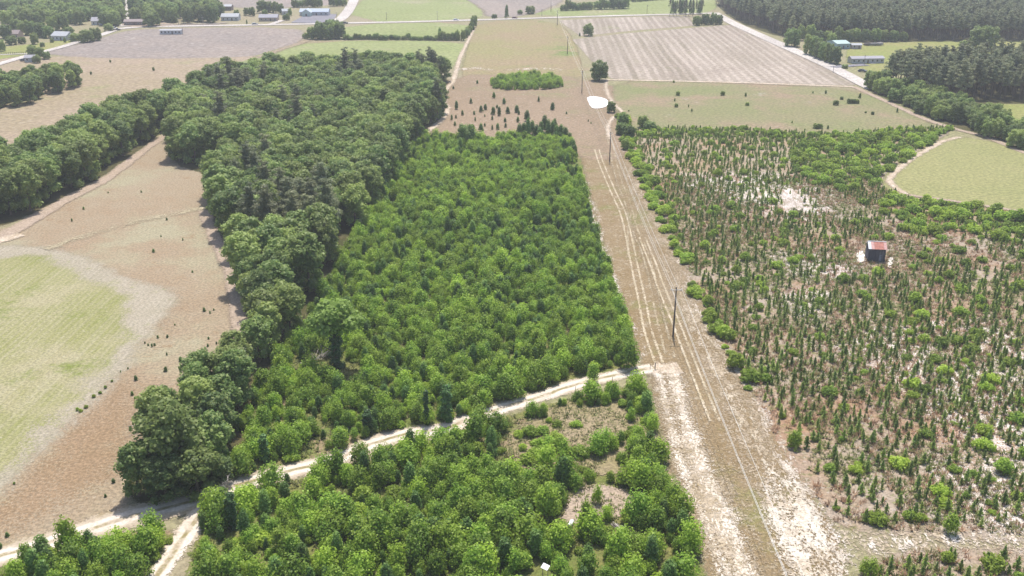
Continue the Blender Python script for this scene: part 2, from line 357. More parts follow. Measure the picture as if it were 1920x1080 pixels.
sheet('mown_field', [(1650,352),(1668,318),(1720,285),(1770,258),(1830,258),(1990,298),(1990,405),(1860,392),(1760,372),(1690,368)],
      ground_mat('mown_field_grass', C(176,176,118), C(186,182,126), c=C(206,190,156), cthr=(.56,.68), big=.012, mid=.08, fine=.9, edge=(.1, 4, 1.2), d=C(160,146,110), dthr=(.68,.76), dscale=.3), 4, 3)
ZL[0] = .0
# --- left fields
sheet('brown_field', [(-300,470),(0,440),(130,372),(230,312),(318,244),(330,300),(410,312),(395,360),(388,420),(440,520),(462,600),(462,650),(430,720),(330,790),(250,860),(250,940),(200,985),(0,1050),(-250,1120)], m_brown, 4, 2.5)
sheet('brown_field', [(262,560),(330,570),(330,640),(260,720),(240,800),(230,880),(150,940),(0,1010),(-150,1050),(-150,960),(0,925),(110,825),(190,740),(240,690),(280,630)], ground_mat('red_brown_grass', C(188,160,128), C(178,150,116), c=C(196,176,146), big=.03, mid=.16, fine=1.7, edge=(.06, 16, 6), brk=(.1,.3,.6)), 8, 2.5)
sheet('stubble_border', [(-300,500),(0,458),(70,462),(130,470),(190,495),(225,520),(338,545),(320,590),(280,625),(235,690),(185,750),(110,820),(0,925),(-200,1060)], m_stub, 5, 2.5)
sheet('green_field', [(-300,520),(0,482),(60,478),(120,500),(165,520),(230,560),(235,620),(200,680),(140,750),(70,815),(0,880),(-200,1010)], m_green_l, 8, 2.5)
ZL[0] = .016
# --- planting grounds
sheet('plantation_ground', [(790,245),(870,258),(1078,258),(1100,330),(1115,400),(1140,480),(1165,560),(1190,620),(1200,680),(1170,698),(1060,722),(930,775),(780,815),(690,842),(560,878),(430,915),(410,860),(470,760),(530,680),(600,560),(690,400),(740,320)], m_plant_c, 3, 2.5)
sheet('plantation_ground', [(330,1240),(362,1000),(400,955),(500,915),(700,860),(830,822),(900,795),(1050,752),(1110,738),(1222,715),(1230,780),(1250,850),(1275,920),(1300,980),(1320,1060),(1360,1240)], m_plant_c, 3, 2.5)
sheet('plantation_ground', [(-150,1250),(-150,1105),(60,1045),(120,1022),(300,990),(330,1000),(325,1020),(270,1085),(180,1250)], m_plant_c, 3, 2.5)
sheet('forest_floor', [(320,225),(400,170),(560,147),(800,140),(848,150),(826,170),(828,222),(795,245),(760,300),(735,350),(690,402),(655,460),(625,500),(600,560),(560,650),(520,700),(480,770),(430,880),(415,912),(300,955),(240,945),(238,860),(330,760),(440,690),(458,640),(450,560),(430,510),(385,415),(400,330),(316,306)], m_floor, 3, 3)
sheet('forest_floor', [(-200,470),(0,430),(130,367),(225,310),(312,242),(290,235),(190,260),(60,330),(-200,360)], m_floor, 3, 3)
sheet('forest_floor', [(1335,0),(1375,40),(1480,76),(1700,79),(2000,79),(2000,-5)], m_floor, 3, 6)
sheet('forest_floor', [(1612,160),(1700,142),(2000,136),(2000,196),(1825,194),(1990,290),(1860,262),(1740,222),(1650,182)], m_floor, 3, 4)
ZL[0] = .030
# --- power line corridor
sheet('corridor', [(1078,245),(1150,240),(1190,290),(1240,395),(1285,490),(1330,590),(1400,710),(1460,820),(1520,920),(1570,1000),(1620,1240),(1360,1240),(1320,1060),(1285,950),(1245,830),(1222,715),(1200,680),(1185,620),(1140,480),(1110,380)], m_row, 3, 2.5)
sheet('clearcut_ground', [(1150,205),(1180,240),(1400,238),(1560,255),(1720,238),(1800,236),(1700,300),(1665,325),(1655,350),(1700,368),(1860,392),(2050,412),(2250,1040),(1920,1015),(1700,1005),(1565,990),(1520,925),(1470,850),(1400,720),(1330,600),(1285,500),(1240,400),(1190,295)], m_plant_r, 4, 2.5)
sheet('clearcut_ground', [(1600,1240),(1610,1080),(1640,1045),(1750,1028),(1990,1030),(2250,1100),(2300,1240)], m_plant_r, 4, 2.5)
# sand showing through on the right
for pts in ([(1560,640),(1700,600),(1900,600),(1990,700),(1980,830),(1850,870),(1760,790),(1680,720)],
            [(1750,860),(1900,840),(2000,900),(2000,1000),(1850,1000),(1780,940)], [(1440,560),(1520,540),(1580,560),(1520,600)],
            [(1450,480),(1560,470),(1620,500),(1600,530),(1480,520)], [(1240,330),(1400,320),(1560,340),(1560,420),(1400,400)]):
    sheet('sand_patch', pts, m_sand_patch_r, 7, 2)
ZL[0] = .060
# --- sand tracks
ribbon('sand_track', [(-200,1100),(0,1043),(90,1018),(170,993),(250,968),(330,950),(400,925),(480,902),(560,880),(640,858),(700,832),(760,815),(830,805),(900,778),(1000,748),(1080,722),(1150,705),(1225,690)], (6.4,3.6), m_track, 1.6, 2.5, wvar=.15)
0 and ribbon('sand_track', [(-200,1097),(0,1040),(170,990),(330,947),(480,899),(640,856),(760,813),(900,776),(1080,721),(1225,688)], .8, m_sand_brk, .5, 2.5, offs=(-.95,.95))
ribbon('sand_track', [(405,932),(375,965),(350,1000),(320,1045),(285,1090),(200,1230)], 3.4, m_track, 1.2, 2.0, wvar=.2)
ribbon('sand_track', [(1228,685),(1240,720),(1255,790),(1280,870),(1310,950),(1340,1020),(1370,1090),(1430,1240)], (1.2,1.8), m_sand_str, 1.2, 2.5, wvar=.2)
ribbon('sand_track', [(1262,690),(1270,735),(1285,790),(1310,870),(1345,950),(1375,1020),(1400,1080),(1450,1240)], (2.2,4.2), m_sand_str, 1.8, 2.5, wvar=.25)
ribbon('sand_track', [(1225,690),(1245,692),(1275,690)], 4.5, m_sand, 2.0, 2.0)
for pts in ([(1119,280),(1128,308),(1150,360),(1168,400),(1180,450),(1190,500),(1203,560),(1215,620),(1235,680)],
            [(1143,262),(1158,330),(1175,375),(1190,430),(1208,470),(1222,520),(1232,570),(1245,625),(1257,670)],
            [(1196,300),(1200,345),(1192,385),(1183,430),(1184,480)],
            [(1204,445),(1224,495),(1240,540),(1265,600),(1300,690),(1340,790)]):
    ribbon('wheel_track', pts, .46, m_rut if pts[0][0] in (1119, 1204) else m_rut_f, .3, 2.0, offs=(-.8,.8))
ribbon('sand_bank', [(1190,300),(1235,385),(1265,460),(1288,530),(1322,600),(1368,670),(1408,740),(1440,800),(1470,860),(1505,925),(1540,985),(1575,1060),(1620,1200)], (1.6,3.0), m_sand_brk, 1.5, 2.5)
ribbon('sand_bank', [(1090,330),(1118,420),(1150,540),(1180,600),(1190,640),(1200,680)], 2.2, m_sand_brk, 1.2, 2.5)
ribbon('sand_bank', [(1280,560),(1320,640),(1370,740),(1430,850),(1480,930),(1530,1020),(1560,1100)], 3.5, ground_mat('thin_sand', C(232,220,200,.75), C(206,190,164,.7), big=.1, mid=.4, fine=2.2, edge=(.35,4,1.2), brk=(.9,.46,.64)), 1.8, 2.5)
m_veil = ground_mat('sandy_veil', bmp=.3, a=C(222,204,180,.62), b=C(204,184,154,.56), big=.1, mid=.4, fine=2.2, edge=(.1, 10, 4), brk=(.4, .36, .66), d=C(178,158,118), dthr=(.5,.66), dscale=.7)
sheet('sand_bank', [(1160,300),(1200,320),(1262,460),(1310,590),(1400,740),(1462,870),(1540,1000),(1600,1150),(1560,1240),(1500,1100),(1440,960),(1390,850),(1330,700),(1270,580),(1230,460),(1190,370)], m_veil, 5, 2)
sheet('sand_bank', [(1225,700),(1270,700),(1300,790),(1345,900),(1400,1000),(1440,1120),(1480,1240),(1400,1240),(1340,1080),(1300,980),(1262,870),(1235,780)], m_veil, 4, 2)
sheet('sand_bank', [(1420,880),(1500,900),(1560,990),(1590,1100),(1520,1120),(1450,1020)], m_sand_hi, 4, 2)
ribbon('sand_track', [(1560,1010),(1640,1020),(1750,1010),(1850,1008),(1960,1020),(2150,1050)], 6.0, m_veil, 2.5, 2.5, wvar=.2)
ribbon('sand_track', [(1560,1012),(1640,1022),(1750,1012),(1850,1010),(1960,1022),(2150,1052)], 2.6, m_sand_brk, 1.4, 2.5, wvar=.2)
sheet('sand_patch', [(1440,900),(1500,920),(1540,980),(1570,1060),(1520,1050),(1470,980)], m_sand_hi, 3, 2)
ribbon('sand_track', [(1235,955),(1180,962),(1130,955),(1090,962),(1060,975)], 2.2, m_dirt, 1.2, 2.0)
sheet('dirt_clearing', [(1085,905),(1160,915),(1230,950),(1220,965),(1120,972),(1060,985),(1050,960)], m_dirt, 2, 2)
sheet('dry_scrub', [(940,830),(1000,780),(1080,745),(1200,730),(1235,800),(1240,870),(1150,900),(1060,860),(980,900)], ground_mat('dry_scrub_grass', C(178,164,122), C(196,176,144), c=C(150,156,92), big=.08, mid=.3, fine=2.0, edge=(.2,5,1)), 3, 2)
ribbon('dirt_path', [(384,395),(395,430),(420,480),(438,530),(446,580),(446,630),(435,690)], 3.4, m_dirt, 1.5, 2.5, wvar=.2)
ribbon('dirt_path', [(-150,490),(0,444),(60,412),(130,372),(200,335),(260,290),(316,250)], (5.5,3), m_dirt, 1.8, 2.5, wvar=.15)
ribbon('dirt_path', [(-150,500),(0,452),(40,440)], 4, m_sand, 1.8, 2.5)
ribbon('dirt_path', [(85,468),(170,440),(260,415),(385,390)], 3, ground_mat('faint_path', C(216,202,170,.58), C(210,194,160,.56), bmp=.1, edge=(.2,3,1.5), brk=(.2,.3,.6)), 2, 3)
ribbon('sand_track', [(893,42),(885,62),(872,88),(862,110),(855,135),(848,155),(833,172),(832,190),(839,205),(828,226),(800,248)], (2.0,2.4), m_sand, .8, 3.0, wvar=.1)
ribbon('sand_track', [(1137,150),(1137,168),(1147,190),(1166,211),(1148,222),(1140,240),(1143,262)], 1.6, m_sand, .9, 2.5)
ribbon('sand_track', [(1130,150),(1250,152),(1400,156),(1600,163)], 3.0, m_sand, 1.2, 4)
ribbon('sand_track', [(1700,365),(1670,345),(1672,330),(1700,305),(1740,280),(1775,263),(1800,258)], 2.2, m_sand, 1.5, 3)
ribbon('dirt_path', [(1600,163),(1660,190),(1730,222),(1790,242),(1850,258),(1930,290),(2040,330)], 3.0, m_dirt, 1.5, 4)
ribbon('dirt_path', [(1700,366),(1790,378),(1880,392),(1990,408)], 1.8, m_dirt, 1.5, 3)
ribbon('dirt_path', [(470,112),(560,82),(580,74)], 5, m_far_tan, 2, 4)
sheet('sand_patch', [(1100,184),(1106,181),(1120,182),(1130,184),(1141,189),(1139,199),(1128,203),(1115,204),(1108,202),(1104,193)], m_sandpatch, 1, 1.5, smooth=2)
ribbon('sand_bank', [(955,133),(1000,129),(1055,131)], 5, m_sand_brk, 3, 3)
ribbon('sand_bank', [(858,132),(890,128),(920,132)], 5, m_sand_brk, 3, 3)
ZL[0] = .260
# --- roads
ribbon('road', [(-260,185),(-60,140),(0,120),(60,103),(110,90),(150,78),(190,66),(225,54),(262,50.5)], 6, m_road, .5, 6)
ribbon('road', [(225,54),(262,51),(330,49.5),(440,47.8),(560,45.8),(680,43),(800,40.5),(1000,34.5),(1150,30),(1250,27.5),(1340,25)], 8.0, m_road, .5, 8)
ribbon('road', [(1338,24),(1375,44),(1430,69),(1500,100),(1560,127),(1612,154),(1640,168)], 8.5, m_road, .6, 6)
ribbon('road', [(236,50),(236,36),(238,22),(236,10),(226,0),(200,-12)], 9, m_road, .6, 8)
ribbon('road', [(622,45),(640,35),(652,22),(660,8),(668,-8),(680,-25)], 9, m_road, .6, 8)
ribbon('road', [(0,103),(30,102),(60,101)], 3, m_road, .6, 6)
ribbon('driveway', [(1560,127),(1590,124),(1625,122)], 6, m_asph, .5, 4)
ribbon('driveway', [(508,46),(525,40),(530,38)], 5, m_road, .5, 4)
sheet('parking_lot', [(545,43),(570,30),(600,26),(632,27),(625,40),(600,44)], m_asph, 1, 4, smooth=0)
sheet('dirt_yard', [(225,52),(240,34),(262,36),(330,46),(330,49)], m_dirt, 2, 5)
ribbon('dirt_path', [(300,47),(400,45.5),(425,43)], 6, m_far_pink, 3, 8)

# ================================================================== VEGETATION PROTOTYPES
L_YOUNG = leaf_mat('young_leaves', (.185,.320,.034,1), (.305,.435,.042,1), (.380,.490,.085,1), .50)
L_DARKY = leaf_mat('dark_young_leaves', (.110,.215,.048,1), (.160,.265,.052,1), (.215,.310,.080,1), .40)
L_OAK = leaf_mat('oak_leaves', (.165,.260,.070,1), (.280,.350,.090,1), (.330,.380,.130,1), .50)
L_PINE = leaf_mat('pine_needles', (.180,.220,.105,1), (.235,.250,.125,1), (.270,.275,.160,1), .42)
L_SAP = leaf_mat('sapling_needles', (.250,.370,.090,1), (.350,.440,.100,1), (.410,.480,.160,1), .60)
L_SHRUB = leaf_mat('shrub_leaves', (.215,.345,.040,1), (.345,.455,.050,1), (.395,.490,.090,1), .52)
L_IVY = leaf_mat('ivy_leaves', (.055,.130,.028,1), (.065,.145,.032,1), (.100,.180,.050,1), .2)
L_GRASS = leaf_mat('weed_blades', (.16,.20,.05,1), (.20,.21,.07,1), (.30,.27,.12,1), .3)
L_DRYG = leaf_mat('dry_blades', (.36,.20,.12,1), (.44,.29,.18,1), (.52,.40,.27,1), .3)
M_BARK = simple_mat('bark', (.16,.12,.09,1), .95, .3, 3, streak=(1,1,.2))
M_DEAD = simple_mat('dead_wood', (.42,.38,.34,1), .95, .25, 3)

def leaf_quads(Cn, Nn, size, aspect=1.0, up=None, rng=None):
    """quads centred at Cn facing Nn"""
    k = len(Cn); Nn = Nn/(np.linalg.norm(Nn, axis=1)[:,None]+1e-9)
    r = rng.normal(size=(k,3)) if up is None else up + rng.normal(size=(k,3))*.25
    A = np.cross(Nn, r); A /= np.linalg.norm(A, axis=1)[:,None]+1e-9; B = np.cross(Nn, A)
    s = (size*(.6+.8*rng.random(k)))[:,None]/2
    a = A*s; b = B*s*aspect
    V = np.stack([Cn-a-b, Cn+a*1.05-b*.7, Cn+a*.8+b, Cn-a*.9+b*.9], 1).reshape(-1,3)
    return V
ICO = None
def ico():
    global ICO
    if ICO is None:
        t = (1+5**.5)/2
        v = np.array([(-1,t,0),(1,t,0),(-1,-t,0),(1,-t,0),(0,-1,t),(0,1,t),(0,-1,-t),(0,1,-t),(t,0,-1),(t,0,1),(-t,0,-1),(-t,0,1)], float)
        v /= np.linalg.norm(v[0])
        f = [(0,11,5),(0,5,1),(0,1,7),(0,7,10),(0,10,11),(1,5,9),(5,11,4),(11,10,2),(10,7,6),(7,1,8),(3,9,4),(3,4,2),(3,2,6),(3,6,8),(3,8,9),(4,9,5),(2,4,11),(6,2,10),(8,6,7),(9,8,1)]
        ICO = (v, f)
    return ICO
def crown_mesh(name, lobes, n_leaf, size, mat, seed, core=.78, jit=.55, aspect=1.0, upward=None, upb=.7, shell=(.78,1.12)):
    rng = np.random.default_rng(seed); V = []; Fq = []; nv = 0
    lob = [(np.array(c, float), np.array(r, float)) for c, r in lobes]
    if core > 0:
        iv, fi = ico()
        for c, r in lob:
            v = c + iv*r*core*(.9+.2*rng.random((12,1))); V.append(v); Fq += [tuple(i+nv for i in q) for q in fi]; nv += 12
    area = np.array([max(r)**2 for _, r in lob]); cnt = np.maximum(4, (n_leaf*area/area.sum()).astype(int))
    for (c, r), k in zip(lob, cnt):
        D = rng.normal(size=(k*2,3)); D /= np.linalg.norm(D, axis=1)[:,None]
        D = D[D[:,2] > -.75]
        P = c + D*r*(shell[0]+(shell[1]-shell[0])*rng.random(len(D)))[:,None]
        ok = np.ones(len(P), bool)
        for c2, r2 in lob:
            if c2 is c: continue
            ok &= (((P-c2)/r2)**2).sum(1) > .62
        ok &= P[:,2] > .05
        P = P[ok][:k]; D = D[ok][:k]
        if not len(P): continue
        Nn = D/r*r.mean() + rng.normal(size=D.shape)*jit + np.array([0,0,upb])
        Q = leaf_quads(P, Nn, size, aspect, None if upward is None else np.array(upward, float), rng)
        V.append(Q); Fq += [(nv+4*i, nv+4*i+1, nv+4*i+2, nv+4*i+3) for i in range(len(P))]; nv += len(Q)
    V = np.concatenate(V)
    me = bpy.data.meshes.new(name); me.from_pydata(V.tolist(), [], Fq); me.materials.append(mat); return me
def trunk_mesh(h, r, limbs, spread, seed, bend=.3, top=.35, mat=None):
    rng = random.Random(seed); mb = MB()
    pts = [(rng.uniform(-bend,bend)*t*1.5, rng.uniform(-bend,bend)*t*1.5, h*t) for t in (0,.3,.6,1)]; pts[0] = (0,0,-.2)
    mb.tube(pts, [r*1.25, r, r*.75, r*top], 6)
    for i in range(limbs):
        a = 2*math.pi*i/max(1,limbs) + rng.uniform(-.4,.4); t = rng.uniform(.4,.85); b = Vector(pts[2])*t/.6 if t < .6 else Vector(pts[2]).lerp(Vector(pts[3]), (t-.6)/.4)
        L = spread*rng.uniform(.6,1); e = b + Vector((math.cos(a)*L, math.sin(a)*L, L*rng.uniform(.4,.9)))
        mb.tube([b, b.lerp(e,.5)+Vector((0,0,-.1*L)), e], [r*.5, r*.35, r*.12], 5)
    return mb.mesh('trunk', mat or M_BARK)

def lobes_dome(rng, R, z0, z1, n, rl, flat=.8):
    """clumps spread over a rounded crown"""
    out = [((0,0,(z0+z1)/2), (R*.72, R*.72, (z1-z0)/2*.85))]
    for i in range(n):
        u = (i+.5)/n; ph = math.acos(1-1.35*u); th = i*2.39996 + rng.uniform(-.4,.4)
        cz = (z0+z1)/2; hz = (z1-z0)/2
        q = rng.uniform(.62,.86); rr = rl*rng.uniform(.7,1.25)
        out.append(((R*q*math.sin(ph)*math.cos(th), R*q*math.sin(ph)*math.sin(th), cz+hz*q*math.cos(ph)*.95), (rr, rr, rr*flat)))
    return out
PROTO = {}
def variants(kind, n, fn): PROTO[kind] = [fn(i) for i in range(n)]
def mk_oak(i):                      # mature broadleaf, unit: 14 m tall, crown radius ~4.3
    r = random.Random(100+i); R = r.uniform(3.7,4.6); h = r.uniform(12.5,15.5)
    lob = lobes_dome(r, R, h*.22, h, 19, R*.34)
    for k in range(6): lob.append(((R*.62*math.cos(k*1.05+i), R*.62*math.sin(k*1.05+i), h*r.uniform(.10,.26)), (R*.30, R*.30, h*.10)))
    return crown_mesh('crown', lob, 2100, .42, L_OAK, 100+i, core=.78, jit=.65), trunk_mesh(h*.75, .26, 4, 2.6, i)
variants('oak', 6, mk_oak)
def mk_round(i):                    # dense rounded tree leafy to the ground, 8 m
    r = random.Random(150+i); R = r.uniform(3.2,3.9); h = r.uniform(7.4,8.6)
    lob = [((0,0,h*.48),(R*.80,R*.80,h*.45))]
    for k in range(22):
        z = h*(.10+.78*(k/21)); w = R*math.sqrt(max(.05, 1-((z/h-.42)/.60)**2)); a = k*2.4+r.uniform(-.3,.3); rr = r.uniform(.75,1.25)
        lob.append(((w*.80*math.cos(a), w*.80*math.sin(a), z), (rr,rr,rr*.85)))
    return crown_mesh('crown', lob, 1900, .36, L_OAK, 150+i, core=.80, jit=.6), trunk_mesh(h*.5, .2, 3, 1.5, i+20)
variants('round', 4, mk_round)
def mk_pine(i):                     # tall forest pine
    r = random.Random(200+i); h = r.uniform(14.5,18)
    lob = []
    for k in range(13):
        t = k/12; z = h*(.50+.48*t); R = 2.5*(1-.55*t)*r.uniform(.6,1.1); a = k*2.4
        rr = r.uniform(.8,1.25)*(1.15-.4*t); lob.append(((R*math.cos(a)*(1-.2*t), R*math.sin(a)*(1-.2*t), z), (rr*1.2, rr*1.2, rr*.62)))
    lob.append(((0,0,h*.74),(1.0,1.0,h*.2)))
    return crown_mesh('crown', lob, 1400, .36, L_PINE, 200+i, core=.66, jit=.8, aspect=.6, upb=.4), trunk_mesh(h*.93, .2, 5, 1.8, i+40)
variants('pine', 5, mk_pine)
def mk_young(i):                    # bushy young broadleaf 3.8 m
    r = random.Random(300+i); R = r.uniform(1.45,1.95); h = r.uniform(3.0,4.6)
    lob = [((0,0,h*.48),(R*.74,R*.74,h*.44))]
    for k in range(16):
        t = r.random()**.8; a = k*2.4+r.uniform(-.7,.7); z = h*(.15+.72*t); q = R*(1-.80*t)*r.uniform(.6,1.05); rr = r.uniform(.22,.60)*(1.1-.35*t)
        lob.append(((q*math.cos(a), q*math.sin(a), z),(rr,rr,rr*.9)))
    return crown_mesh('crown', lob, 1250, .20, L_YOUNG, 300+i, core=.70, jit=.75, upb=.65, shell=(.70,1.5)), trunk_mesh(h*.75, .07, 3, .8, i+60)
variants('young', 7, mk_young)
def mk_dark(i):                     # darker young tree, more upright
    r = random.Random(400+i); h = r.uniform(3.6,5.2); R = r.uniform(1.1,1.5)
    lob = [((0,0,h*.48),(R*.62,R*.62,h*.45))]
    for k in range(13):
        t = k/12; a = k*2.4; z = h*(.12+.8*t); q = R*(1-.78*t)*r.uniform(.55,.9); rr = r.uniform(.32,.5)*(1.1-.4*t)
        lob.append(((q*math.cos(a), q*math.sin(a), z),(rr,rr,rr*1.0)))
    return crown_mesh('crown', lob, 1100, .19, L_DARKY, 400+i, core=.68, jit=.7, shell=(.72,1.38)), trunk_mesh(h*.8, .07, 3, .7, i+80)
variants('dark', 5, mk_dark)
def mk_sap(i):                      # planted pine sapling ~2.9 m, upright tufts
    r = random.Random(500+i); h = r.uniform(2.1,3.0); lob = []
    for k in range(11):
        t = k/10; a = k*2.4+r.uniform(-.4,.4); z = h*(.14+.78*t); q = .56*(1-.92*t)*r.uniform(.5,1.15)
        lob.append(((q*math.cos(a), q*math.sin(a), z),(.10+.12*(1-t),.10+.12*(1-t),.26)))
    lob.append(((0,0,h*.5),(.12,.12,h*.42)))
    return crown_mesh('crown', lob, 340, .13, L_SAP, 500+i, core=.6, jit=.7, aspect=2.0, upward=(0,0,3), upb=.9, shell=(.7,1.6)), trunk_mesh(h*.8, .045, 0, .4, i+90, bend=.06)
variants('sap', 6, mk_sap)
def mk_shrub(i):
    r = random.Random(600+i); h = r.uniform(1.2,2.0); R = r.uniform(.85,1.35); lob = []
    for k in range(9):
        a = k*2.4; q = R*math.sqrt((k+.3)/9)*.75; rr = r.uniform(.35,.55)
        lob.append(((q*math.cos(a), q*math.sin(a), h*r.uniform(.3,.72)*(1.1-.35*q/R)),(rr,rr,rr*.85)))
    return crown_mesh('crown', lob, 700, .18, L_SHRUB, 600+i, core=.68, jit=.75, shell=(.70,1.45)), trunk_mesh(h*.5, .05, 3, .4, i+120)
variants('shrub', 5, mk_shrub)
def tuft_mesh(name, mat, seed, h=.5, R=.35, n=16, w=.1):
    rng = random.Random(seed); V = []; Fc = []
    for i in range(n):
        a = rng.uniform(0, 6.283); q = R*rng.random()**.5*.5; x, y = q*math.cos(a), q*math.sin(a)
        o = R*rng.uniform(.3,1); hh = h*rng.uniform(.5,1); ta = a+rng.uniform(-.6,.6); px, py = -math.sin(ta)*w/2, math.cos(ta)*w/2
        b = len(V); V += [(x-px,y-py,0),(x+px,y+py,0),(x+math.cos(ta)*o+px*.5,y+math.sin(ta)*o+py*.5,hh),(x+math.cos(ta)*o-px*.5,y+math.sin(ta)*o-py*.5,hh*.95)]
        Fc.append((b,b+1,b+2,b+3))
    me = bpy.data.meshes.new(name); me.from_pydata(V, [], Fc); me.materials.append(mat); return me

# ------------------------------------------------------------------ scatter
def scatter(polys, spacing, jit=.45, ang=0, margin=0, aspect=1.0, world=False, seed=1, frame=(-160, 2080, -40, 1240)):
    rng = np.random.default_rng(seed); out = []
    for pts in polys:
        poly = np.array(pts) if world else gpl(pts)
        c, s = math.cos(ang), math.sin(ang); R = np.array([[c,-s],[s,c]])
        q = poly @ R; lo = q.min(0); hi = q.max(0)
        X, Y = np.meshgrid(np.arange(lo[0], hi[0], spacing), np.arange(lo[1], hi[1], spacing*aspect))
        P = np.stack([X.ravel(), Y.ravel()], 1); P += rng.uniform(-jit, jit, P.shape)*spacing*np.array([1, aspect])
        P = P @ R.T; P = P[sdf(P, poly) > margin]; out.append(P)
    P = np.concatenate(out)
    x, y = project(P); k = (x > frame[0]) & (x < frame[1]) & (y > frame[2]) & (y < frame[3])
    return P[k]
def inside(P, pts, m=0): return sdf(P, gpl(pts)) > m

def proto_objs(kind, name, label, cat, group):
    pass
SRC = {}     # kind -> list of (crown object, trunk object) of real trees, reused by the covers
def plant(kind, name, x, y, v, sc, rz, label, cat, group=None, wide=1.0):
    cm, tm = PROTO[kind][v % len(PROTO[kind])]
    e = empty(name, (x, y, 0), rz, (sc*wide, sc*wide, sc)); tag(e, label, cat, group)
    t = link(bpy.data.objects.new('trunk', tm), e); c = link(bpy.data.objects.new('crown', cm), e)
    SRC.setdefault(kind, {}).setdefault(v % len(PROTO[kind]), (c, t))
    return e

def gn_cover(name, pairs, P, idx, rot, scl, z=0.0, tilt=None):
    """one object: many copies of the given plants standing at points"""
    me = bpy.data.meshes.new(name); me.from_pydata(np.column_stack([P, np.full(len(P), z)]).tolist(), [], [])
    me.attributes.new('idx', 'INT', 'POINT').data.foreach_set('value', np.asarray(idx, np.int32))
    r3 = np.zeros((len(P),3), np.float32); r3[:,2] = rot
    if tilt is not None: r3[:,:2] = tilt
    me.attributes.new('rot', 'FLOAT_VECTOR', 'POINT').data.foreach_set('vector', r3.ravel())
    s3 = np.asarray(scl, np.float32)
    if s3.ndim == 1: s3 = np.repeat(s3[:,None], 3, 1)
    me.attributes.new('scl', 'FLOAT_VECTOR', 'POINT').data.foreach_set('vector', s3.astype(np.float32).ravel())
    g = bpy.data.node_groups.new(name, 'GeometryNodeTree')
    g.interface.new_socket('Geometry', in_out='INPUT', socket_type='NodeSocketGeometry')
    g.interface.new_socket('Geometry', in_out='OUTPUT', socket_type='NodeSocketGeometry')
    gi = g.nodes.new('NodeGroupInput'); go = g.nodes.new('NodeGroupOutput')
    jn = g.nodes.new('GeometryNodeJoinGeometry')
    for pr in reversed(pairs):
        j2 = g.nodes.new('GeometryNodeJoinGeometry')
        for o in pr:
            oi = g.nodes.new('GeometryNodeObjectInfo'); oi.inputs['Object'].default_value = o; oi.transform_space = 'ORIGINAL'
            g.links.new(oi.outputs['Geometry'], j2.inputs[0])
        ti = g.nodes.new('GeometryNodeGeometryToInstance'); g.links.new(j2.outputs[0], ti.inputs[0])
        g.links.new(ti.outputs[0], jn.inputs[0])
    ip = g.nodes.new('GeometryNodeInstanceOnPoints'); ip.inputs['Pick Instance'].default_value = True
    g.links.new(gi.outputs[0], ip.inputs['Points']); g.links.new(jn.outputs[0], ip.inputs['Instance'])
    def na(nm, ty):
        a = g.nodes.new('GeometryNodeInputNamedAttribute'); a.data_type = ty; a.inputs['Name'].default_value = nm; return a.outputs['Attribute']
    g.links.new(na('idx', 'INT'), ip.inputs['Instance Index'])
    er = g.nodes.new('FunctionNodeEulerToRotation'); g.links.new(na('rot', 'FLOAT_VECTOR'), er.inputs[0])
    g.links.new(er.outputs[0], ip.inputs['Rotation']); g.links.new(na('scl', 'FLOAT_VECTOR'), ip.inputs['Scale'])
    g.links.new(ip.outputs[0], go.inputs[0])
    o = link(bpy.data.objects.new(name, me)); md = o.modifiers.new('cover', 'NODES'); md.node_group = g
    return tag(o, kind='stuff')

def populate(kind, name, cover, P, sc, labelf, cat, nmax=300, wide=1.0, seed=5, cover_cat=None):
    """the plants that show largest stand singly, the rest are one cover"""
    rng = np.random.default_rng(seed); n = len(P); nv = len(PROTO[kind])
    vi = rng.integers(0, nv, n); rot = rng.uniform(0, 6.28, n)
    sc = np.broadcast_to(np.asarray(sc, float), (n,))*rng.uniform(.82, 1.18, n) if np.ndim(sc) == 0 else np.asarray(sc)
    x, y = project(P); x2, y2 = project(P, 4.0*1)
    vis = (x > -5) & (x < 1925) & (y2 < 1085) & (y > -5)
    score = np.where(vis, (y+184)*sc, -1e9); order = np.argsort(-score)
    first = [i for i in order[:nmax] if vis[i]]
    fs = set(int(i) for i in first)
    for i in first:
        lb, gr = labelf(P[i], x[i], y[i], sc[i])
        plant(kind, name, P[i,0], P[i,1], int(vi[i]), sc[i], rot[i], lb, cat, gr, wide)
    rest = np.array([i for i in range(n) if i not in fs], int)
    if len(rest):
        src = SRC[kind]; keys = sorted(src); remap = {k: j for j, k in enumerate(keys)}
        ids = [remap.get(int(v), int(v) % len(keys)) for v in vi[rest]]
        s3 = np.column_stack([sc[rest]*wide, sc[rest]*wide, sc[rest]])
        gn_cover(cover, [src[k] for k in keys], P[rest], ids, rot[rest], s3)
    print(kind, name, n, 'single', len(first))

# ================================================================== WOODS
WOOD = [(322,232),(350,196),(400,172),(480,156),(560,150),(640,150),(740,144),(800,142),(846,150),(826,168),(830,222),(797,243),(757,298),(735,350),(692,400),(655,452),(622,500),(598,545),(570,600),(535,665),(505,715),(478,760),(452,800),(428,868),(412,893),(300,925),(252,928),(246,870),(330,775),(445,695),(462,640),(460,580),(440,512),(397,425),(392,380),(425,318),(322,303)]
STRIP = [(-160,468),(0,424),(60,402),(130,363),(190,331),(225,306),(262,278),(306,244),(325,232),(345,215),(330,205),(290,226),(190,250),(130,296),(60,322),(0,330),(-160,340)]
CLUMP_L = [(-160,215),(0,205),(35,205),(85,185),(110,176),(157,163),(150,153),(115,150),(60,160),(0,168),(-160,175)]
P = scatter([WOOD, STRIP, CLUMP_L], 5.8, .40, .3, margin=1.0, seed=21)
x, y = project(P)
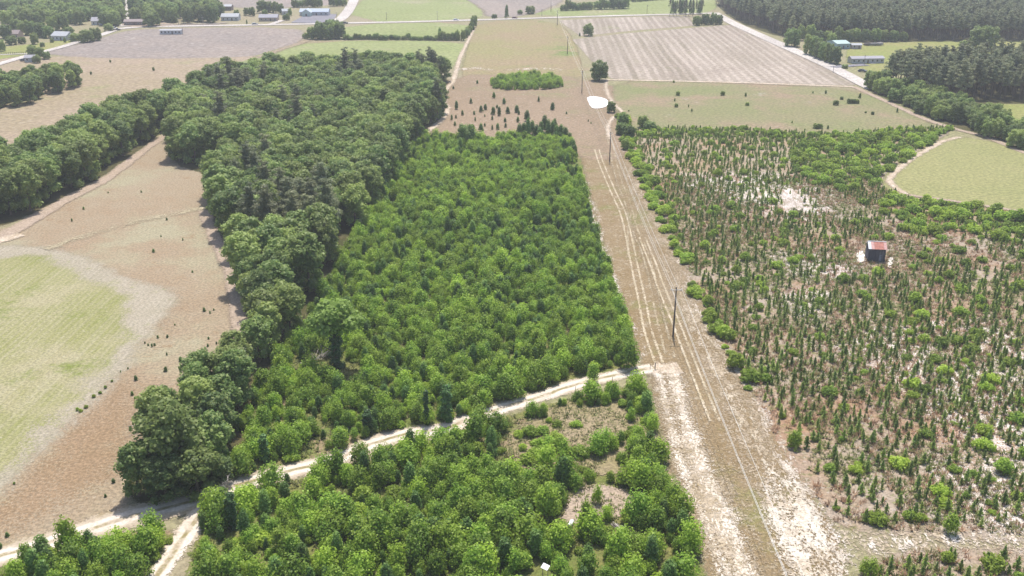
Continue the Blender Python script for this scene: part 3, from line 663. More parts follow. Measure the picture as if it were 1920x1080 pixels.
# the narrow tail is thinner and lower
sc = np.random.default_rng(3).uniform(.85, 1.12, len(P))
tail = (y > 560) & (x < 620) & (y > 560)
sc = np.where(tail, sc*.80, sc)
sc = np.where(inside(P, CLUMP_L), sc*.74, sc)
ispine = (vnoise(P, .05, 4) > .66) & (x > 380) & inside(P, WOOD)
def fuse_l(t, x, y): return t+' '+where(x, y)
MARKS = [('the left tip of the long hedge',570,72),('the pointed dark hedge tree',825,73),('the middle of the long hedge',740,75),('the hedge top by the highway',890,45),('the upper left village house',111,76),('the side street',236,30),('the house by the side street',184,47),('the upper left corner',8,8),('the bare field behind the village',45,24),('the left edge village trees',8,60),('the lone broad corner tree',285,49),('the street corner house',252,47),('the white trailer home',320,62),('the wood block right end',412,40),('the reddish thin crowned tree',1720,186),('the second pine block corner',1825,192),('the hedge start at the road',1614,164),('the mown field corner',1800,252),('the old barn',1643,480),('the nearest utility pole',1262,631),('the second utility pole',1143,303),('the track junction',1235,690),('the thin pole with tyres',1114,731),
 ('the ivy stump pillar',838,780),('the ivy clad tree',632,680),('the fallen grey tree',578,680),('the track fork',400,940),('the white panel',1022,1066),('the white tank',1071,984),('the timber stack',1163,993),
 ('the small sandy clearing',1150,940),('the white sand patch',1120,193),('the brown field inner corner',400,312),('the tip of the brown field',314,246),('the sand road bend',836,200),
 ('the lone round plantation tree',875,268),('the corner thicket',200,1040),('the round cross-track bush',1782,1000),('the lower right corner',1905,1075),('the cross track right end',1915,1010),
 ('the blue green bank bush',1488,838),('the small far clump',100,165),('the left edge of the picture',5,380),('the upper left wood corner',330,215),('the upper right wood corner',845,145),
 ('the long mobile home',1627,119),('the large spreading lawn tree',1842,92),('the right edge of the picture',1915,170),('the lower end of the dirt path',446,620),('the corner thicket tree',130,1030),
 ('the open crowned clump pine',455,735),('the lower left clump',330,900),('the middle right edge',1915,640),('the bank at the bottom edge',1600,1075),('the dark bush by the sand ruts',1262,950),('the lower right edge',1915,830),('the bottom edge left of centre',640,1078),('the bottom edge right of centre',820,1078),('the large plantation edge bush',1292,1035),('the near plantation corner',1178,690),('the bank bushes',1400,700)]
def where(x, y):
    d = [math.hypot((x-a)*.8, y-b) for _, a, b in MARKS]; i = int(np.argmin(d)); nm, a, b = MARKS[i]; D = math.hypot(x-a, y-b)
    k = int(round(math.degrees(math.atan2(b-y, x-a))/45)) % 8
    w = ['right of','up-right of','beyond','up-left of','left of','down-left of','below','down-right of'][k]
    return ('close ' if D < 28 else 'just ' if D < 60 else '' if D < 105 else 'well ' if D < 165 else 'far ') + w + ' ' + nm
def fuse(adj, s, lo, hi, noun, x, y):
    m_ = (lo+hi)/2; t = ('tiny ' if s < lo-(hi-lo)*.5 else 'small ' if s < lo else 'middling ' if s < m_ else 'sizeable ' if s < hi else 'large ' if s < hi+(hi-lo)*.5 else 'huge ') + adj + ' ' + noun + ' ' + where(x, y)
    return t.replace('just directly', 'just').replace('well directly', 'well')
def lab_oak(p, x, y, s): return fuse('grey green', s, .85, 1.02, 'broadleaf tree', x, y), lab_oak_(p, x, y, s)[1]
def lab_oak_(p, x, y, s):
    if inside(np.array([p]), STRIP)[0]:
        return 'mature green broadleaf tree in the strip of wood along the brown field at the left', 'trees of the left wood strip'
    if inside(np.array([p]), CLUMP_L)[0]:
        return 'dark broadleaf tree in the small far clump at the left edge', 'trees of the small far clump'
    if y > 700: return 'dark green broadleaf tree in the clump beside the sand track at lower left', 'trees of the lower left clump'
    if y > 560: return 'dull green tree in the narrow tail of the wood beside the brown field', 'trees in the narrow tail of the wood'
    if y > 400: return 'grey green broadleaf tree in the middle wood nearest the bright plantation', 'trees in the near half of the middle wood'
    if y > 300: return 'grey green broadleaf tree in the waist of the middle wood', 'trees in the waist of the middle wood'
    return 'grey green broadleaf tree in the wide far part of the middle wood', 'trees in the far part of the middle wood'
populate('oak', 'broadleaf_tree', 'broadleaf_wood', P[~ispine], sc[~ispine], lab_oak, 'tree', seed=31)
PW1 = [(1338,-12),(1342,8),(1378,36),(1428,53),(1482,72),(1600,76),(1760,76),(2080,77),(2080,34),(1600,34),(1560,30),(1480,20),(1440,-12)]
PW2 = [(1648,163),(1700,146),(1760,141),(2080,138),(2080,192),(1920,190),(1828,187),(1790,200),(1700,180)]
PP = scatter([PW1, PW2], 4.5, .42, .1, margin=.5, seed=22)
PP = np.concatenate([P[ispine], PP])
def lab_pine(p, x, y, s): return fuse('dull green', s, .93, 1.07, 'tall pine', x, y), lab_pine_(p, x, y, s)[1]
def lab_pine_(p, x, y, s):
    if x < 900: return 'tall grey green pine with open crown standing in the middle wood', 'tall pines in the middle wood'
    return 'tall dark pine in the block of pines beside the lawn at the right edge', 'pines of the right hand block'
populate('pine', 'pine_tree', 'pine_wood', PP, 1.0, lab_pine, 'tree', seed=32)

# ================================================================== PLANTATIONS
CEN = [(800,258),(870,262),(960,262),(1072,264),(1092,335),(1108,405),(1132,485),(1158,562),(1180,620),(1186,672),(1165,684),(1105,698),(1055,710),(1000,735),(930,758),(850,790),(780,800),(725,808),(685,825),(620,850),(560,862),(500,880),(436,900),(442,860),(452,805),(474,755),(500,705),(530,655),(572,592),(606,555),(630,500),(660,455),(695,402),(738,350),(757,298),(797,246)]
BOT = [(345,1235),(368,1020),(382,965),(430,938),(500,912),(600,888),(700,862),(745,842),(830,826),(900,798),(960,782),(1010,770),(1060,750),(1110,742),(1212,722),(1220,780),(1235,850),(1258,925),(1282,980),(1302,1050),(1320,1120),(1345,1235)]
BOTL = [(-160,1240),(-160,1110),(0,1072),(60,1050),(115,1030),(160,1030),(300,996),(322,1006),(318,1022),(270,1078),(190,1240)]
DISC = [(915,158),(925,150),(960,145),(1010,144),(1045,147),(1057,156),(1055,164),(1030,168),(960,170),(925,167)]
GAP = [(1085,905),(1160,915),(1235,950),(1225,968),(1120,972),(1060,985),(1050,960)]
P = np.concatenate([scatter([CEN, DISC], 1.8, .5, .2, margin=.2, seed=41), scatter([BOT, BOTL], 2.0, .5, .2, margin=.2, seed=42)])
x, y = project(P)
den = vnoise(P, .09, 8)
thin = (x > 930) & (x < 1215) & (y > 740) & (y < 900)
keep = np.where(thin, den > .50, den > .26) & ~inside(P, GAP)
keep &= np.random.default_rng(6).random(len(P)) < .93
SPOTS = [(632,702,4.6),(625,685,4.0),(645,712,3.4),(1022,1096,2.6),(1020,1112,2.0),(838,800,1.8),(800,806,1.2),(578,690,3.4),(497,872,1.6),(1071,988,2.6),(1163,998,2.6),(1022,1074,1.6),(437,1000,1.2)]
for a_, b_, r0 in SPOTS: keep &= np.hypot(P[:,0]-gp(a_, b_)[0], P[:,1]-gp(a_, b_)[1]) > r0
P = P[keep]; x, y = project(P)
r_ = np.random.default_rng(9).random(len(P)); kn = vnoise(P, .035, 12)
dark = (r_ < .16 + .45*np.clip((kn-.5)*3, 0, 1)) & ~inside(P, DISC)
scl = (.38 + .92*np.random.default_rng(10).random(len(P))**1.3) * np.where(inside(P, DISC), .9, 1) * np.where(inside(P, BOT), .90, .84) * (.8+.45*vnoise(P, .08, 14))
def lab_young(kind):
    g = lab_young_(kind)
    return lambda p, x, y, s: (fuse('bright bushy' if kind == 'y' else 'dark upright', s, .75, 1.0, 'young tree', x, y), g(p, x, y, s)[1])
def lab_young_(kind):
    def f(p, x, y, s):
        a = 'bright green bushy young tree' if kind == 'y' else 'dark green upright young tree'
        b = 'bushy young trees' if kind == 'y' else 'upright young trees'
        if x < 345 and y > 980: return a+' in the small thicket at the lower left corner', b+' of the corner thicket'
        if x > 900 and y < 905 and y > 735: return a+' in the thin scrub below the track junction', b+' of the thin scrub'
        if y > 905 and x > 1000: return a+' in the lower plantation beside the white sand ruts', b+' by the white ruts'
        if y > 905 and x < 640: return a+' in the lower plantation near the fork of the sand track', b+' near the track fork'
        if y > 905: return a+' in the middle of the lower plantation at the bottom of the picture', b+' in the middle of the lower plantation'
        if inside(np.array([p]), BOT)[0]: return a+' in the lower plantation just below the diagonal sand track', b+' below the diagonal track'
        return a+' at the near end of the large plantation above the diagonal sand track', b+' above the diagonal track'
    return f
populate('young', 'young_broadleaf_tree', 'young_tree_cover', P[~dark], scl[~dark], lab_young('y'), 'young tree', seed=51, wide=1.02)
populate('dark', 'dark_young_tree', 'dark_young_tree_cover', P[dark], scl[dark]*.92, lab_young('d'), 'young tree', seed=52)

# right hand clearcut: rows of pine saplings, scattered shrubs
CLR = [(1165,218),(1190,240),(1400,242),(1560,252),(1720,240),(1795,240),(1700,295),(1660,325),(1652,350),(1700,372),(1860,398),(2080,425),(2080,1020),(1920,1000),(1700,995),(1570,980),(1520,918),(1475,852),(1402,718),(1336,600),(1290,500),(1246,400),(1198,300),(1160,240)]
CLR2 = [(1612,1240),(1612,1085),(1645,1052),(1750,1034),(1990,1036),(2080,1050),(2080,1240)]
P = scatter([CLR, CLR2], 2.12, .40, math.radians(-13), margin=1.0, aspect=.95, seed=61)
x, y = project(P); d1 = vnoise(P, .03, 21); r_ = np.random.default_rng(62).random(len(P))
bare = [(1440,350),(1560,350),(1640,400),(1560,420),(1460,400)]
bare2 = [(1640,380),(1720,400),(1850,450),(1920,500),(1850,510),(1720,470),(1650,430)]
barn_area = sdf(P, gpl([(1600,455),(1690,455),(1690,510),(1600,510)])) > -1.0
wet = (inside(P, bare) | inside(P, bare2)) & (r_ < .72)
keep = (r_ < .92 - .35*np.clip((d1-.55)*4, 0, 1)) & ~wet & ~barn_area
P = P[keep]; x, y = project(P)
ss = np.random.default_rng(63).uniform(.50, 1.05, len(P))*np.where(y < 420, .92, 1.0)
def lab_sap(p, x, y, s): return fuse('planted', s, .78, .98, 'pine sapling', x, y), lab_sap_(p, x, y, s)[1]
def lab_sap_(p, x, y, s):
    if y > 1015: return 'small planted pine below the sandy cross track at the lower right corner', 'pine saplings below the cross track'
    if x > 1780: return 'small planted pine on pale sand near the right edge of the picture', 'pine saplings near the right edge'
    if y > 900: return 'small planted pine just above the sandy cross track at lower right', 'pine saplings above the cross track'
    return 'small planted pine among red brown grass at the near end of the clearcut', 'pine saplings in the near clearcut'
populate('sap', 'pine_sapling', 'pine_sapling_cover', P, ss*.88, lab_sap, 'sapling', seed=64, wide=1.3)
# shrubs: along the bank, in clumps, in the plantations as undergrowth
PA = scatter([CLR, CLR2], 4.2, .48, .5, margin=.5, seed=71)
n1 = vnoise(PA, .09, 33); r1 = np.random.default_rng(72).random(len(PA)); x, y = project(PA)
east = np.clip((x-1500)/420, 0, 1)*np.clip((620-y)/300, 0, 1)
PA = PA[((r1 < .30 + 1.3*np.clip(n1-.50, 0, 1)*2 + .42*east)) & ~(sdf(PA, gpl([(1600,455),(1690,455),(1690,510),(1600,510)])) > -1.5) & ~inside(PA, bare)]
BANK = [(1160,212),(1185,215),(1200,290),(1250,385),(1292,480),(1312,545),(1345,600),(1400,690),(1420,740),(1400,745),(1378,690),(1318,600),(1286,540),(1270,480),(1224,390),(1180,300),(1155,240)]
PB = scatter([BANK], 2.2, .45, .2, seed=73); PB = PB[np.random.default_rng(74).random(len(PB)) < .62]
PU = scatter([CEN, BOT, BOTL], 2.9, .5, .7, seed=75); x, y = project(PU)
for a_, b_, r0 in SPOTS: PU = PU[np.hypot(PU[:,0]-gp(a_, b_)[0], PU[:,1]-gp(a_, b_)[1]) > r0]
PU = PU[(np.random.default_rng(76).random(len(PU)) < .42) & ~inside(PU, GAP)]
NTH = [(1185,240),(1400,242),(1560,252),(1720,240),(1795,240),(1760,262),(1560,262),(1400,256),(1200,262)]
PN = scatter([NTH], 3.0, .45, .2, seed=77)
PD = scatter([[(1480,270),(1640,250),(1760,262),(1700,300),(1640,350),(1560,360),(1500,330)], [(1640,372),(1760,376),(1950,410),(1950,470),(1800,440),(1700,440)]], 4.0, .48, .3, seed=78)
PS = np.concatenate([PA, PB, PU, PN, PD]); x, y = project(PS)
s_ = .5 + .95*np.random.default_rng(79).random(len(PS))**1.4; s_[len(PA):len(PA)+len(PB)] *= 1.25
s_[-len(PD):] *= 1.5
def lab_shrub(p, x, y, s): return fuse('low leafy', s, .9, 1.3, 'shrub', x, y), lab_shrub_(p, x, y, s)[1]
def lab_shrub_(p, x, y, s):
    if x > 1140 and y > 1015: return 'green shrub in the planting at the lower right corner', 'shrubs at the lower right corner'
    if x > 1280 and x < 1560 and y > 500: return 'bright green shrub on the sandy bank beside the power line corridor', 'shrubs along the corridor bank'
    if x > 1280: return 'leafy green shrub among the pine saplings of the near clearcut', 'shrubs among the saplings'
    if x < 345: return 'low green shrub filling the thicket at the lower left corner', 'shrubs in the corner thicket'
    if inside(np.array([p]), BOT)[0]: return 'low green shrub filling between the young trees of the lower plantation', 'shrubs of the lower plantation'
    return 'low green shrub filling between the young trees above the diagonal track', 'shrubs above the diagonal track'
populate('shrub', 'shrub', 'shrub_cover', PS, s_, lab_shrub, 'shrub', seed=80)

# ================================================================== SINGLE TREES, HEDGES, YARD TREES
BASEH = {'oak': 14.0, 'round': 8.2, 'pine': 16.0, 'young': 3.8, 'dark': 4.6, 'sap': 2.9, 'shrub': 1.6}
VN = [0]
def tree_px(kind, name, px, py, hpx, label, cat='tree', group=None, wpx=None):
    hm = hpx/ppm(py)/.95; sc = hm/BASEH[kind]; X, Y = gp(px, py); VN[0] += 1
    base_w = {'oak': 9.6, 'round': 8.2, 'pine': 6.2, 'young': 3.9, 'dark': 3.0, 'sap': 1.3, 'shrub': 2.8}[kind]
    wide = 1.0 if wpx is None else (wpx/ppm(py))/(base_w*sc)
    return plant(kind, name, X, Y, VN[0], sc, (VN[0]*1.7) % 6.28, label, cat, group, wide)
tree_px('round', 'round_tree', 1124, 151, 35, 'dark round tree standing alone at the corner of the rowed field beside the pale track', wpx=38)
tree_px('round', 'round_tree', 1146, 211, 22, 'small round dark tree beside the white sand patch', wpx=18)
tree_px('round', 'round_tree', 875, 272, 44, 'dark round tree at the far edge of the bright plantation near the sand road', wpx=36)
tree_px('round', 'field_tree', 1103, 67, 21, 'leafy tree standing in the ditch between the two rowed fields', wpx=23)
tree_px('dark', 'field_tree', 1087, 68, 7, 'tiny tree left of the leafy tree between the rowed fields')
tree_px('dark', 'roadside_tree', 950, 34, 24, 'narrow dark evergreen beside the highway', wpx=10)
tree_px('round', 'roadside_tree', 994, 26, 16, 'rounded tree of the low thicket north of the highway', wpx=20)
tree_px('round', 'roadside_tree', 975, 27, 8, 'low bush at the left end of the thicket north of the highway', wpx=12)
tree_px('round', 'roadside_tree', 927, 35, 8, 'small bush beside the highway left of the narrow evergreen', wpx=12)
tree_px('round', 'spreading_tree', 1842, 92, 44, 'large pale green spreading tree on the lawn between the two pine blocks', wpx=58)
tree_px('round', 'spreading_tree', 1808, 92, 18, 'low pale bush left of the large spreading tree', wpx=24)
def tree_line(pts, n, hpx, name, label, group, wpx=None, kind='round', jit=2.0, seed=1, dh=.25):
    r = random.Random(seed); P = np.array(pts, float); L = np.r_[0, np.cumsum(np.linalg.norm(np.diff(P, axis=0), axis=1))]
    for i in range(n):
        t = (i+.5)/n*L[-1]; x = np.interp(t, L, P[:,0])+r.uniform(-jit, jit); y = np.interp(t, L, P[:,1])+r.uniform(-jit, jit)*.3
        tree_px(kind, name, x, y, hpx*r.uniform(1-dh, 1+dh), label(x, y) if callable(label) else label, 'tree', group, None if wpx is None else wpx*r.uniform(.85, 1.2))
tree_line([(566,71),(576,73)], 2, 10, 'hedge_tree', 'small bush at the left tip of the long hedge between the green fields', 'bushes at the left tip of the long hedge', 10, seed=2)
tree_line([(584,73),(600,74),(640,72)], 8, 25, 'hedge_tree', 'tall leafy tree at the left end of the long hedge between the green fields', 'tall trees at the left end of the long hedge', 22, seed=3)
tree_line([(610,60),(640,58)], 4, 20, 'hedge_tree', 'leafy tree behind the left end of the long hedge, near the highway', 'trees behind the left end of the long hedge', 20, seed=4)
tree_line([(645,74),(860,75.5)], 26, 9.5, 'hedge_bush', lambda x, y: 'low hedge bush '+where(x, y), 'low bushes of the long hedge', 13, seed=5)
tree_line([(820,75),(872,76)], 6, 16, 'hedge_tree', 'medium tree at the right end of the long hedge', 'medium trees at the right end of the long hedge', 12, seed=6)
tree_px('dark', 'hedge_tree', 825, 73, 22, 'pointed dark tree near the right end of the long hedge', wpx=11)
tree_line([(872,73),(880,62),(888,50),(892,42)], 8, 15, 'hedge_tree', 'leafy tree in the short row running from the long hedge up to the highway', 'trees running from the long hedge to the highway', 13, seed=7)
tree_line([(1054,20),(1110,18)], 7, 15, 'far_tree', 'dark tree in the left half of the far wood above the highway', 'trees of the far wood, left half', 15, seed=8, jit=1)
tree_line([(1116,18),(1178,16)], 7, 20, 'far_tree', 'dark tree in the right half of the far wood above the highway', 'trees of the far wood, right half', 16, seed=9, jit=1)
tree_line([(1182,4),(1245,-1)], 6, 8, 'far_tree', 'dark tree of the thin far row at the top edge above the green field', 'trees of the far row at the top edge', 14, seed=10, jit=1)
tree_line([(1253,30),(1320,30)], 11, 30, 'tall_tree', 'tall narrow tree in the dense row beside the highway junction', 'tall trees by the junction', 8, 'pine', seed=11, dh=.12)
tree_line([(1257,26),(1318,26)], 9, 28, 'tall_tree', 'tall narrow tree at the back of the dense row beside the highway junction', 'tall trees at the back of the row by the junction', 9, 'dark', seed=12, dh=.12)
tree_line([(1303,48),(1352,45)], 8, 18, 'tall_tree', 'tree in the clump at the corner of the rowed field and the pale road', 'trees at the corner of the rowed field', 13, seed=13)
tree_px('round', 'roadside_tree', 1484, 87, 36, 'broad yellow green tree standing alone beside the pale road', wpx=32)
tree_line([(1516,100),(1530,106),(1548,114),(1568,121)], 6, 33, 'roadside_tree', 'broad yellow green tree in the row along the pale road before the mobile home', 'row of trees along the pale road', 26, seed=14, dh=.1)
tree_px('round', 'yard_tree', 1558, 86, 24, 'dark tree beside the green roofed shed', wpx=20)
tree_px('round', 'yard_tree', 1584, 128, 8, 'small flat bush beside the driveway of the mobile home', wpx=13)
tree_line([(1490,76),(1560,78),(1640,78),(1700,78)], 12, 24, 'edge_tree', 'leafy tree at the foot of the far pine block behind the sheds', 'leafy trees at the foot of the far pine block', 20, seed=15)
HEDR = [(1616,166),(1655,181),(1703,201),(1745,224),(1800,234),(1860,264),(1990,306),(1990,262),(1885,240),(1832,218),(1790,198),(1722,181),(1645,163)]
PH = scatter([HEDR], 5.0, .42, .4, seed=91, frame=(-50, 1975, -20, 1100))
for p in PH:
    x, y = project([p]); x, y = float(x[0]), float(y[0])
    if x < 1745: lb, gr = 'bushy green tree in the far part of the diagonal hedge beside the thin meadow', 'trees of the diagonal hedge, far part'
    else: lb, gr = 'bushy green tree in the near part of the diagonal hedge beside the mown field', 'trees of the diagonal hedge, near part'
    tree_px('round', 'hedge_tree', x, y, ppm(y)*random.uniform(5.5, 9.0), fuse_l('bushy hedge tree', x, y), 'tree', gr, ppm(y)*random.uniform(6, 8.5))
tree_px('oak', 'bare_crowned_tree', 1720, 186, 34, 'reddish grey thin crowned tree rising from the middle of the diagonal hedge', wpx=28)
# village at the far left
for i, (x, y, h, w) in enumerate([(4,96,20,16),(12,72,26,26),(32,58,24,24),(48,66,26,26),(60,66,24,22),(78,70,28,26),(92,71,24,24),(100,58,26,24),(118,56,30,28),(130,68,18,22),(42,82,14,16),(22,84,16,24),(66,83,20,17),(80,88,9,10),(98,80,9,8),(122,80,9,6),(143,77,14,26),(164,79,24,28),(180,76,26,24),(204,58,13,20)]):
    tree_px('round', 'village_tree', x, y, h, ['round green garden tree among the houses at the upper left', 'broad garden tree between the village houses at the upper left'][x > 100], 'tree', ['garden trees left of the village houses', 'garden trees between the village houses'][x > 100], w)
for i, (x, y, h, w) in enumerate([(150,46,26,26),(136,44,26,26),(120,38,26,26),(104,34,24,26),(85,34,24,26),(68,32,22,24),(44,16,18,22),(28,18,18,22),(10,16,16,22),(58,14,16,20),(14,42,22,24),(30,44,20,22),(172,28,22,24),(188,36,26,24),(202,46,26,26),(216,46,28,24),(226,44,26,20),(186,16,16,22),(205,20,20,22),(222,24,22,22),(160,14,16,22),(140,12,14,22),(100,8,12,20),(78,6,12,20)]):
    tree_px('round', 'village_tree', x, y, h, ['large dark tree of the wooded part behind the village', 'large dark tree beside the wide side street behind the village'][x > 165], 'tree', ['woodland trees behind the village', 'trees beside the side street'][x > 165], w)
PV2 = scatter([[(0,52),(20,36),(60,26),(95,24),(130,30),(165,24),(180,8),(232,8),(232,46),(205,50),(160,40),(130,42),(100,44),(60,50),(20,56)], [(0,14),(90,6),(230,-6),(232,8),(120,22),(60,12),(0,26)]], 11, .45, .2, seed=94, frame=(-20,1940,0,200))
for p in PV2:
    x, y = project([p]); x, y = float(x[0]), float(y[0])
    if 20 < x < 62 and 14 < y < 32: continue
    tree_px('round', 'woodland_tree', x, y, ppm(y)*random.uniform(9, 13), fuse_l('dull green woodland tree', x, y), 'tree', 'woodland trees behind the village', ppm(y)*random.uniform(9, 12))
for x, y, h, w in [(62,106,20,22),(76,110,22,20),(88,111,16,15),(70,118,14,18)]:
    tree_px('round', 'village_tree', x, y, h, 'dark tree in the tight group around the small grey shed by the side road', 'tree', 'trees around the small shed', w)
PV = scatter([[(250,42),(262,44),(300,45.5),(350,45),(408,43),(416,36),(404,12),(380,-10),(250,-10)]], 9.5, .4, .2, seed=92, frame=(0,1920,8,200))
for p in PV:
    x, y = project([p]); x, y = float(x[0]), float(y[0])
    tree_px('round' if random.random() < .5 else 'oak', 'block_tree', x, y, ppm(y)*random.uniform(11, 14), fuse_l('green roadside wood tree', x, y), 'tree', 'trees of the dense roadside block', ppm(y)*random.uniform(9, 11))
tree_px('round', 'spreading_tree', 285, 49, 30, 'broad pale tree at the left corner of the roadside wood block', wpx=34)
for x, y, h, w in [(463,29,14,14),(473,30,16,14),(492,24,24,22),(503,23,22,20),(517,24,20,18),(527,26,18,14),(497,32,14,12),(540,38,14,9),(534,38,10,9),(544,30,14,8)]:
    tree_px('round', 'yard_tree', x, y, h, 'garden tree around the grey roofed house on the highway left of the long building', 'tree', 'trees around the grey roofed house', w)
tree_line([(548,14),(605,13)], 6, 16, 'far_tree', 'dark tree in the row behind the long blue roofed building', 'row behind the blue roofed building', 14, seed=16, jit=1)
tree_line([(618,12),(648,11)], 4, 14, 'far_tree', 'dark tree in the short row beside the side road at the top', 'short row beside the side road', 13, seed=17, jit=1)
tree_px('round', 'yard_tree', 444, 31, 12, 'round bush beside the small house right of the wood block', wpx=12)
tree_px('dark', 'yard_tree', 463, 45, 9, 'little dark tree beside the drive right of the wood block', wpx=4)
# clearing beside the sand road: single young pines and cedars
for i, (x, y, h) in enumerate([(895,157,8),(926,184,12),(883,194,10),(856,205,14),(902,210,13),(910,206,13),(945,195,12),(925,215,15),(936,217,15),(952,213,14),(969,211,16),(973,215,8),(988,227,20),(1010,191,9),(1036,206,15),(1062,214,6),(889,215,8),(855,222,7),(847,225,9),(853,236,9),(947,229,10),(971,229,11),(923,225,8),(891,227,7),(902,246,16),(888,243,10),(909,237,7),(933,243,12),(923,243,8),(948,239,9),(850,167,7),(867,216,10),(909,219,5),(1103,228,4),(1108,232,4),(932,203,8)]):
    tree_px('dark', 'meadow_pine', x, y, h, 'small dark pine scattered over the pinkish clearing beside the white sand road', 'young tree', 'small pines on the pink clearing', h*.75)
for i, (x, y, h) in enumerate([(974,256,26),(982,254,24),(990,256,30),(998,252,28),(1006,256,26),(1014,254,28),(1021,248,32),(1028,256,28),(1036,254,30),(1044,257,26),(1052,256,24),(1060,258,20),(1040,250,24),(1012,258,20)]):
    tree_px('dark', 'grove_pine', x, y, h, 'dark grey green pine in the small grove at the far end of the bright plantation', 'young tree', 'small grove of dark pines', 17)
for x, y, h, k in [(1271,179,8,0),(1268,201,7,0),(1265,190,6,1),(1291,201,5,1),(1297,209,6,1),(1355,179,8,0),(1398,181,8,1),(1401,198,7,0),(1263,155,4,0),(1524,175,5,1),(1548,176,8,1),(1567,197,10,0),(1578,187,6,0),(1592,194,9,0),(1600,194,9,0),(1606,194,9,0),(1612,184,10,1),(1636,215,6,0),(1682,211,8,1),(1530,241,11,0),(1538,241,9,0),(1552,242,8,1),(1485,231,5,1),(1623,212,4,0),(1179,209,3,0)]:
    tree_px('dark' if k else 'round', 'meadow_bush', x, y, h, 'small dark bush standing out on the thin meadow below the rowed field', 'bush', 'bushes on the thin meadow', h*(.7 if k else 1.2))
for x, y, h, w in [(1205,239,22,24),(1168,236,26,22),(1165,252,24,24),(1180,262,26,24),(1172,280,20,18),(1218,243,16,26)]:
    tree_px('round', 'bank_tree', x, y, h, 'leafy tree at the far corner of the clearcut where the tracks meet', 'tree', 'trees at the far corner of the clearcut', w)
for x, y, h, w in [(153,137,8,6),(171,140,6,5),(288,133,7,5),(207,117,5,4),(281,174,4,3),(205,187,3,4)]:
    tree_px('round', 'pasture_bush', x, y, h, 'tiny lone bush on the wide pale pasture at upper left', 'bush', 'lone bushes on the pale pasture', w)
for x, y, h in [(383,584,11),(394,588,7),(401,582,6),(391,636,8),(406,645,7),(390,650,8),(369,664,8),(378,674,9),(339,677,14),(311,696,14),(344,694,11),(313,666,7),(314,633,9),(328,610,6),(255,713,14),(248,741,11),(256,765,8),(308,735,7),(213,905,14),(198,932,10),(235,842,8),(285,650,8),(290,648,8),(278,648,7),(272,644,6),(296,634,8),(226,698,5),(240,692,6),(203,362,5),(265,361,6),(157,393,8),(135,415,7),(288,473,10),(361,511,7),(302,444,5),(313,413,7),(343,451,6),(14,1006,14),(0,1028,20)]:
    tree_px('dark', 'field_sapling', x, y, h*.75, 'dark little sapling growing on the brown field at the left', 'sapling', 'saplings on the brown field', h*.7)
for x, y, h, w in [(198,728,5,8),(188,738,6,8),(176,745,7,10),(162,765,7,9),(152,772,7,9),(145,770,6,8),(210,716,5,6),(27,908,6,6)]:
    tree_px('shrub', 'field_weed_bush', x, y, h, 'low green bush on the stubble edge between the crop and the brown field', 'bush', 'low bushes on the stubble edge', w)
# notable trees in the near part
def ivy_column(mbn, h, r, seed, lean=(0,0)):
    rg = random.Random(seed); lob = []
    for k in range(12):
        t = k/11; a = k*2.4; q = r*.35
        lob.append(((q*math.cos(a)+lean[0]*t, q*math.sin(a)+lean[1]*t, h*(.06+.88*t)), (r*.75*rg.uniform(.8,1.15),)*2+(h*.075,)))
    return crown_mesh(mbn, lob, 1100, .24, L_IVY, seed, core=.85, jit=.6, shell=(.85,1.15))
M_ivyc = leaf_mat('tree_leaves_light', (.250,.380,.065,1), (.270,.390,.070,1), (.320,.430,.110,1), .5)
X, Y = gp(632, 688); e = empty('ivy_clad_tree', (X, Y, 0)); tag(e, 'tall tree with ivy covered trunk and broad pale crown rising from the bright plantation', 'tree')
rg = random.Random(5); lob = lobes_dome(rg, 4.9, 6.4, 13.6, 17, 1.8); lob = [((c[0]+.5, c[1], c[2]), r) for c, r in lob]
link(bpy.data.objects.new('crown', crown_mesh('crown', lob, 2100, .42, M_ivyc, 901)), e)
link(bpy.data.objects.new('ivy', ivy_column('ivy', 7.5, 1.45, 902)), e)
link(bpy.data.objects.new('trunk', trunk_mesh(8, .35, 4, 2.6, 903)), e)
for x, y, h, r, lb in [(838,790,7.0,.95,'dark ivy covered stump pillar standing at the edge of the diagonal sand track'),(800,797,6.6,.45,'thin ivy covered snag left of the ivy stump pillar beside the sand track'),(497,866,5.0,.75,'dark ivy covered stump near the left end of the plantation'),(437,992,6.0,.8,'leaning dark vine covered trunk at the fork of the sand track'),(690,812,4.4,.8,'dark leafy column beside the sand track in the lower middle')]:
    X, Y = gp(x, y); e = empty('ivy_covered_snag', (X, Y, 0)); tag(e, lb, 'snag')
    link(bpy.data.objects.new('ivy', ivy_column('ivy', h, r, int(x))), e)
    mb = MB(); mb.tube([(0,0,-.2),(.1,0,h*.6),(.05,.1,h*1.02)], [.16,.12,.05], 6); mb.build('trunk', M_DEAD, e)
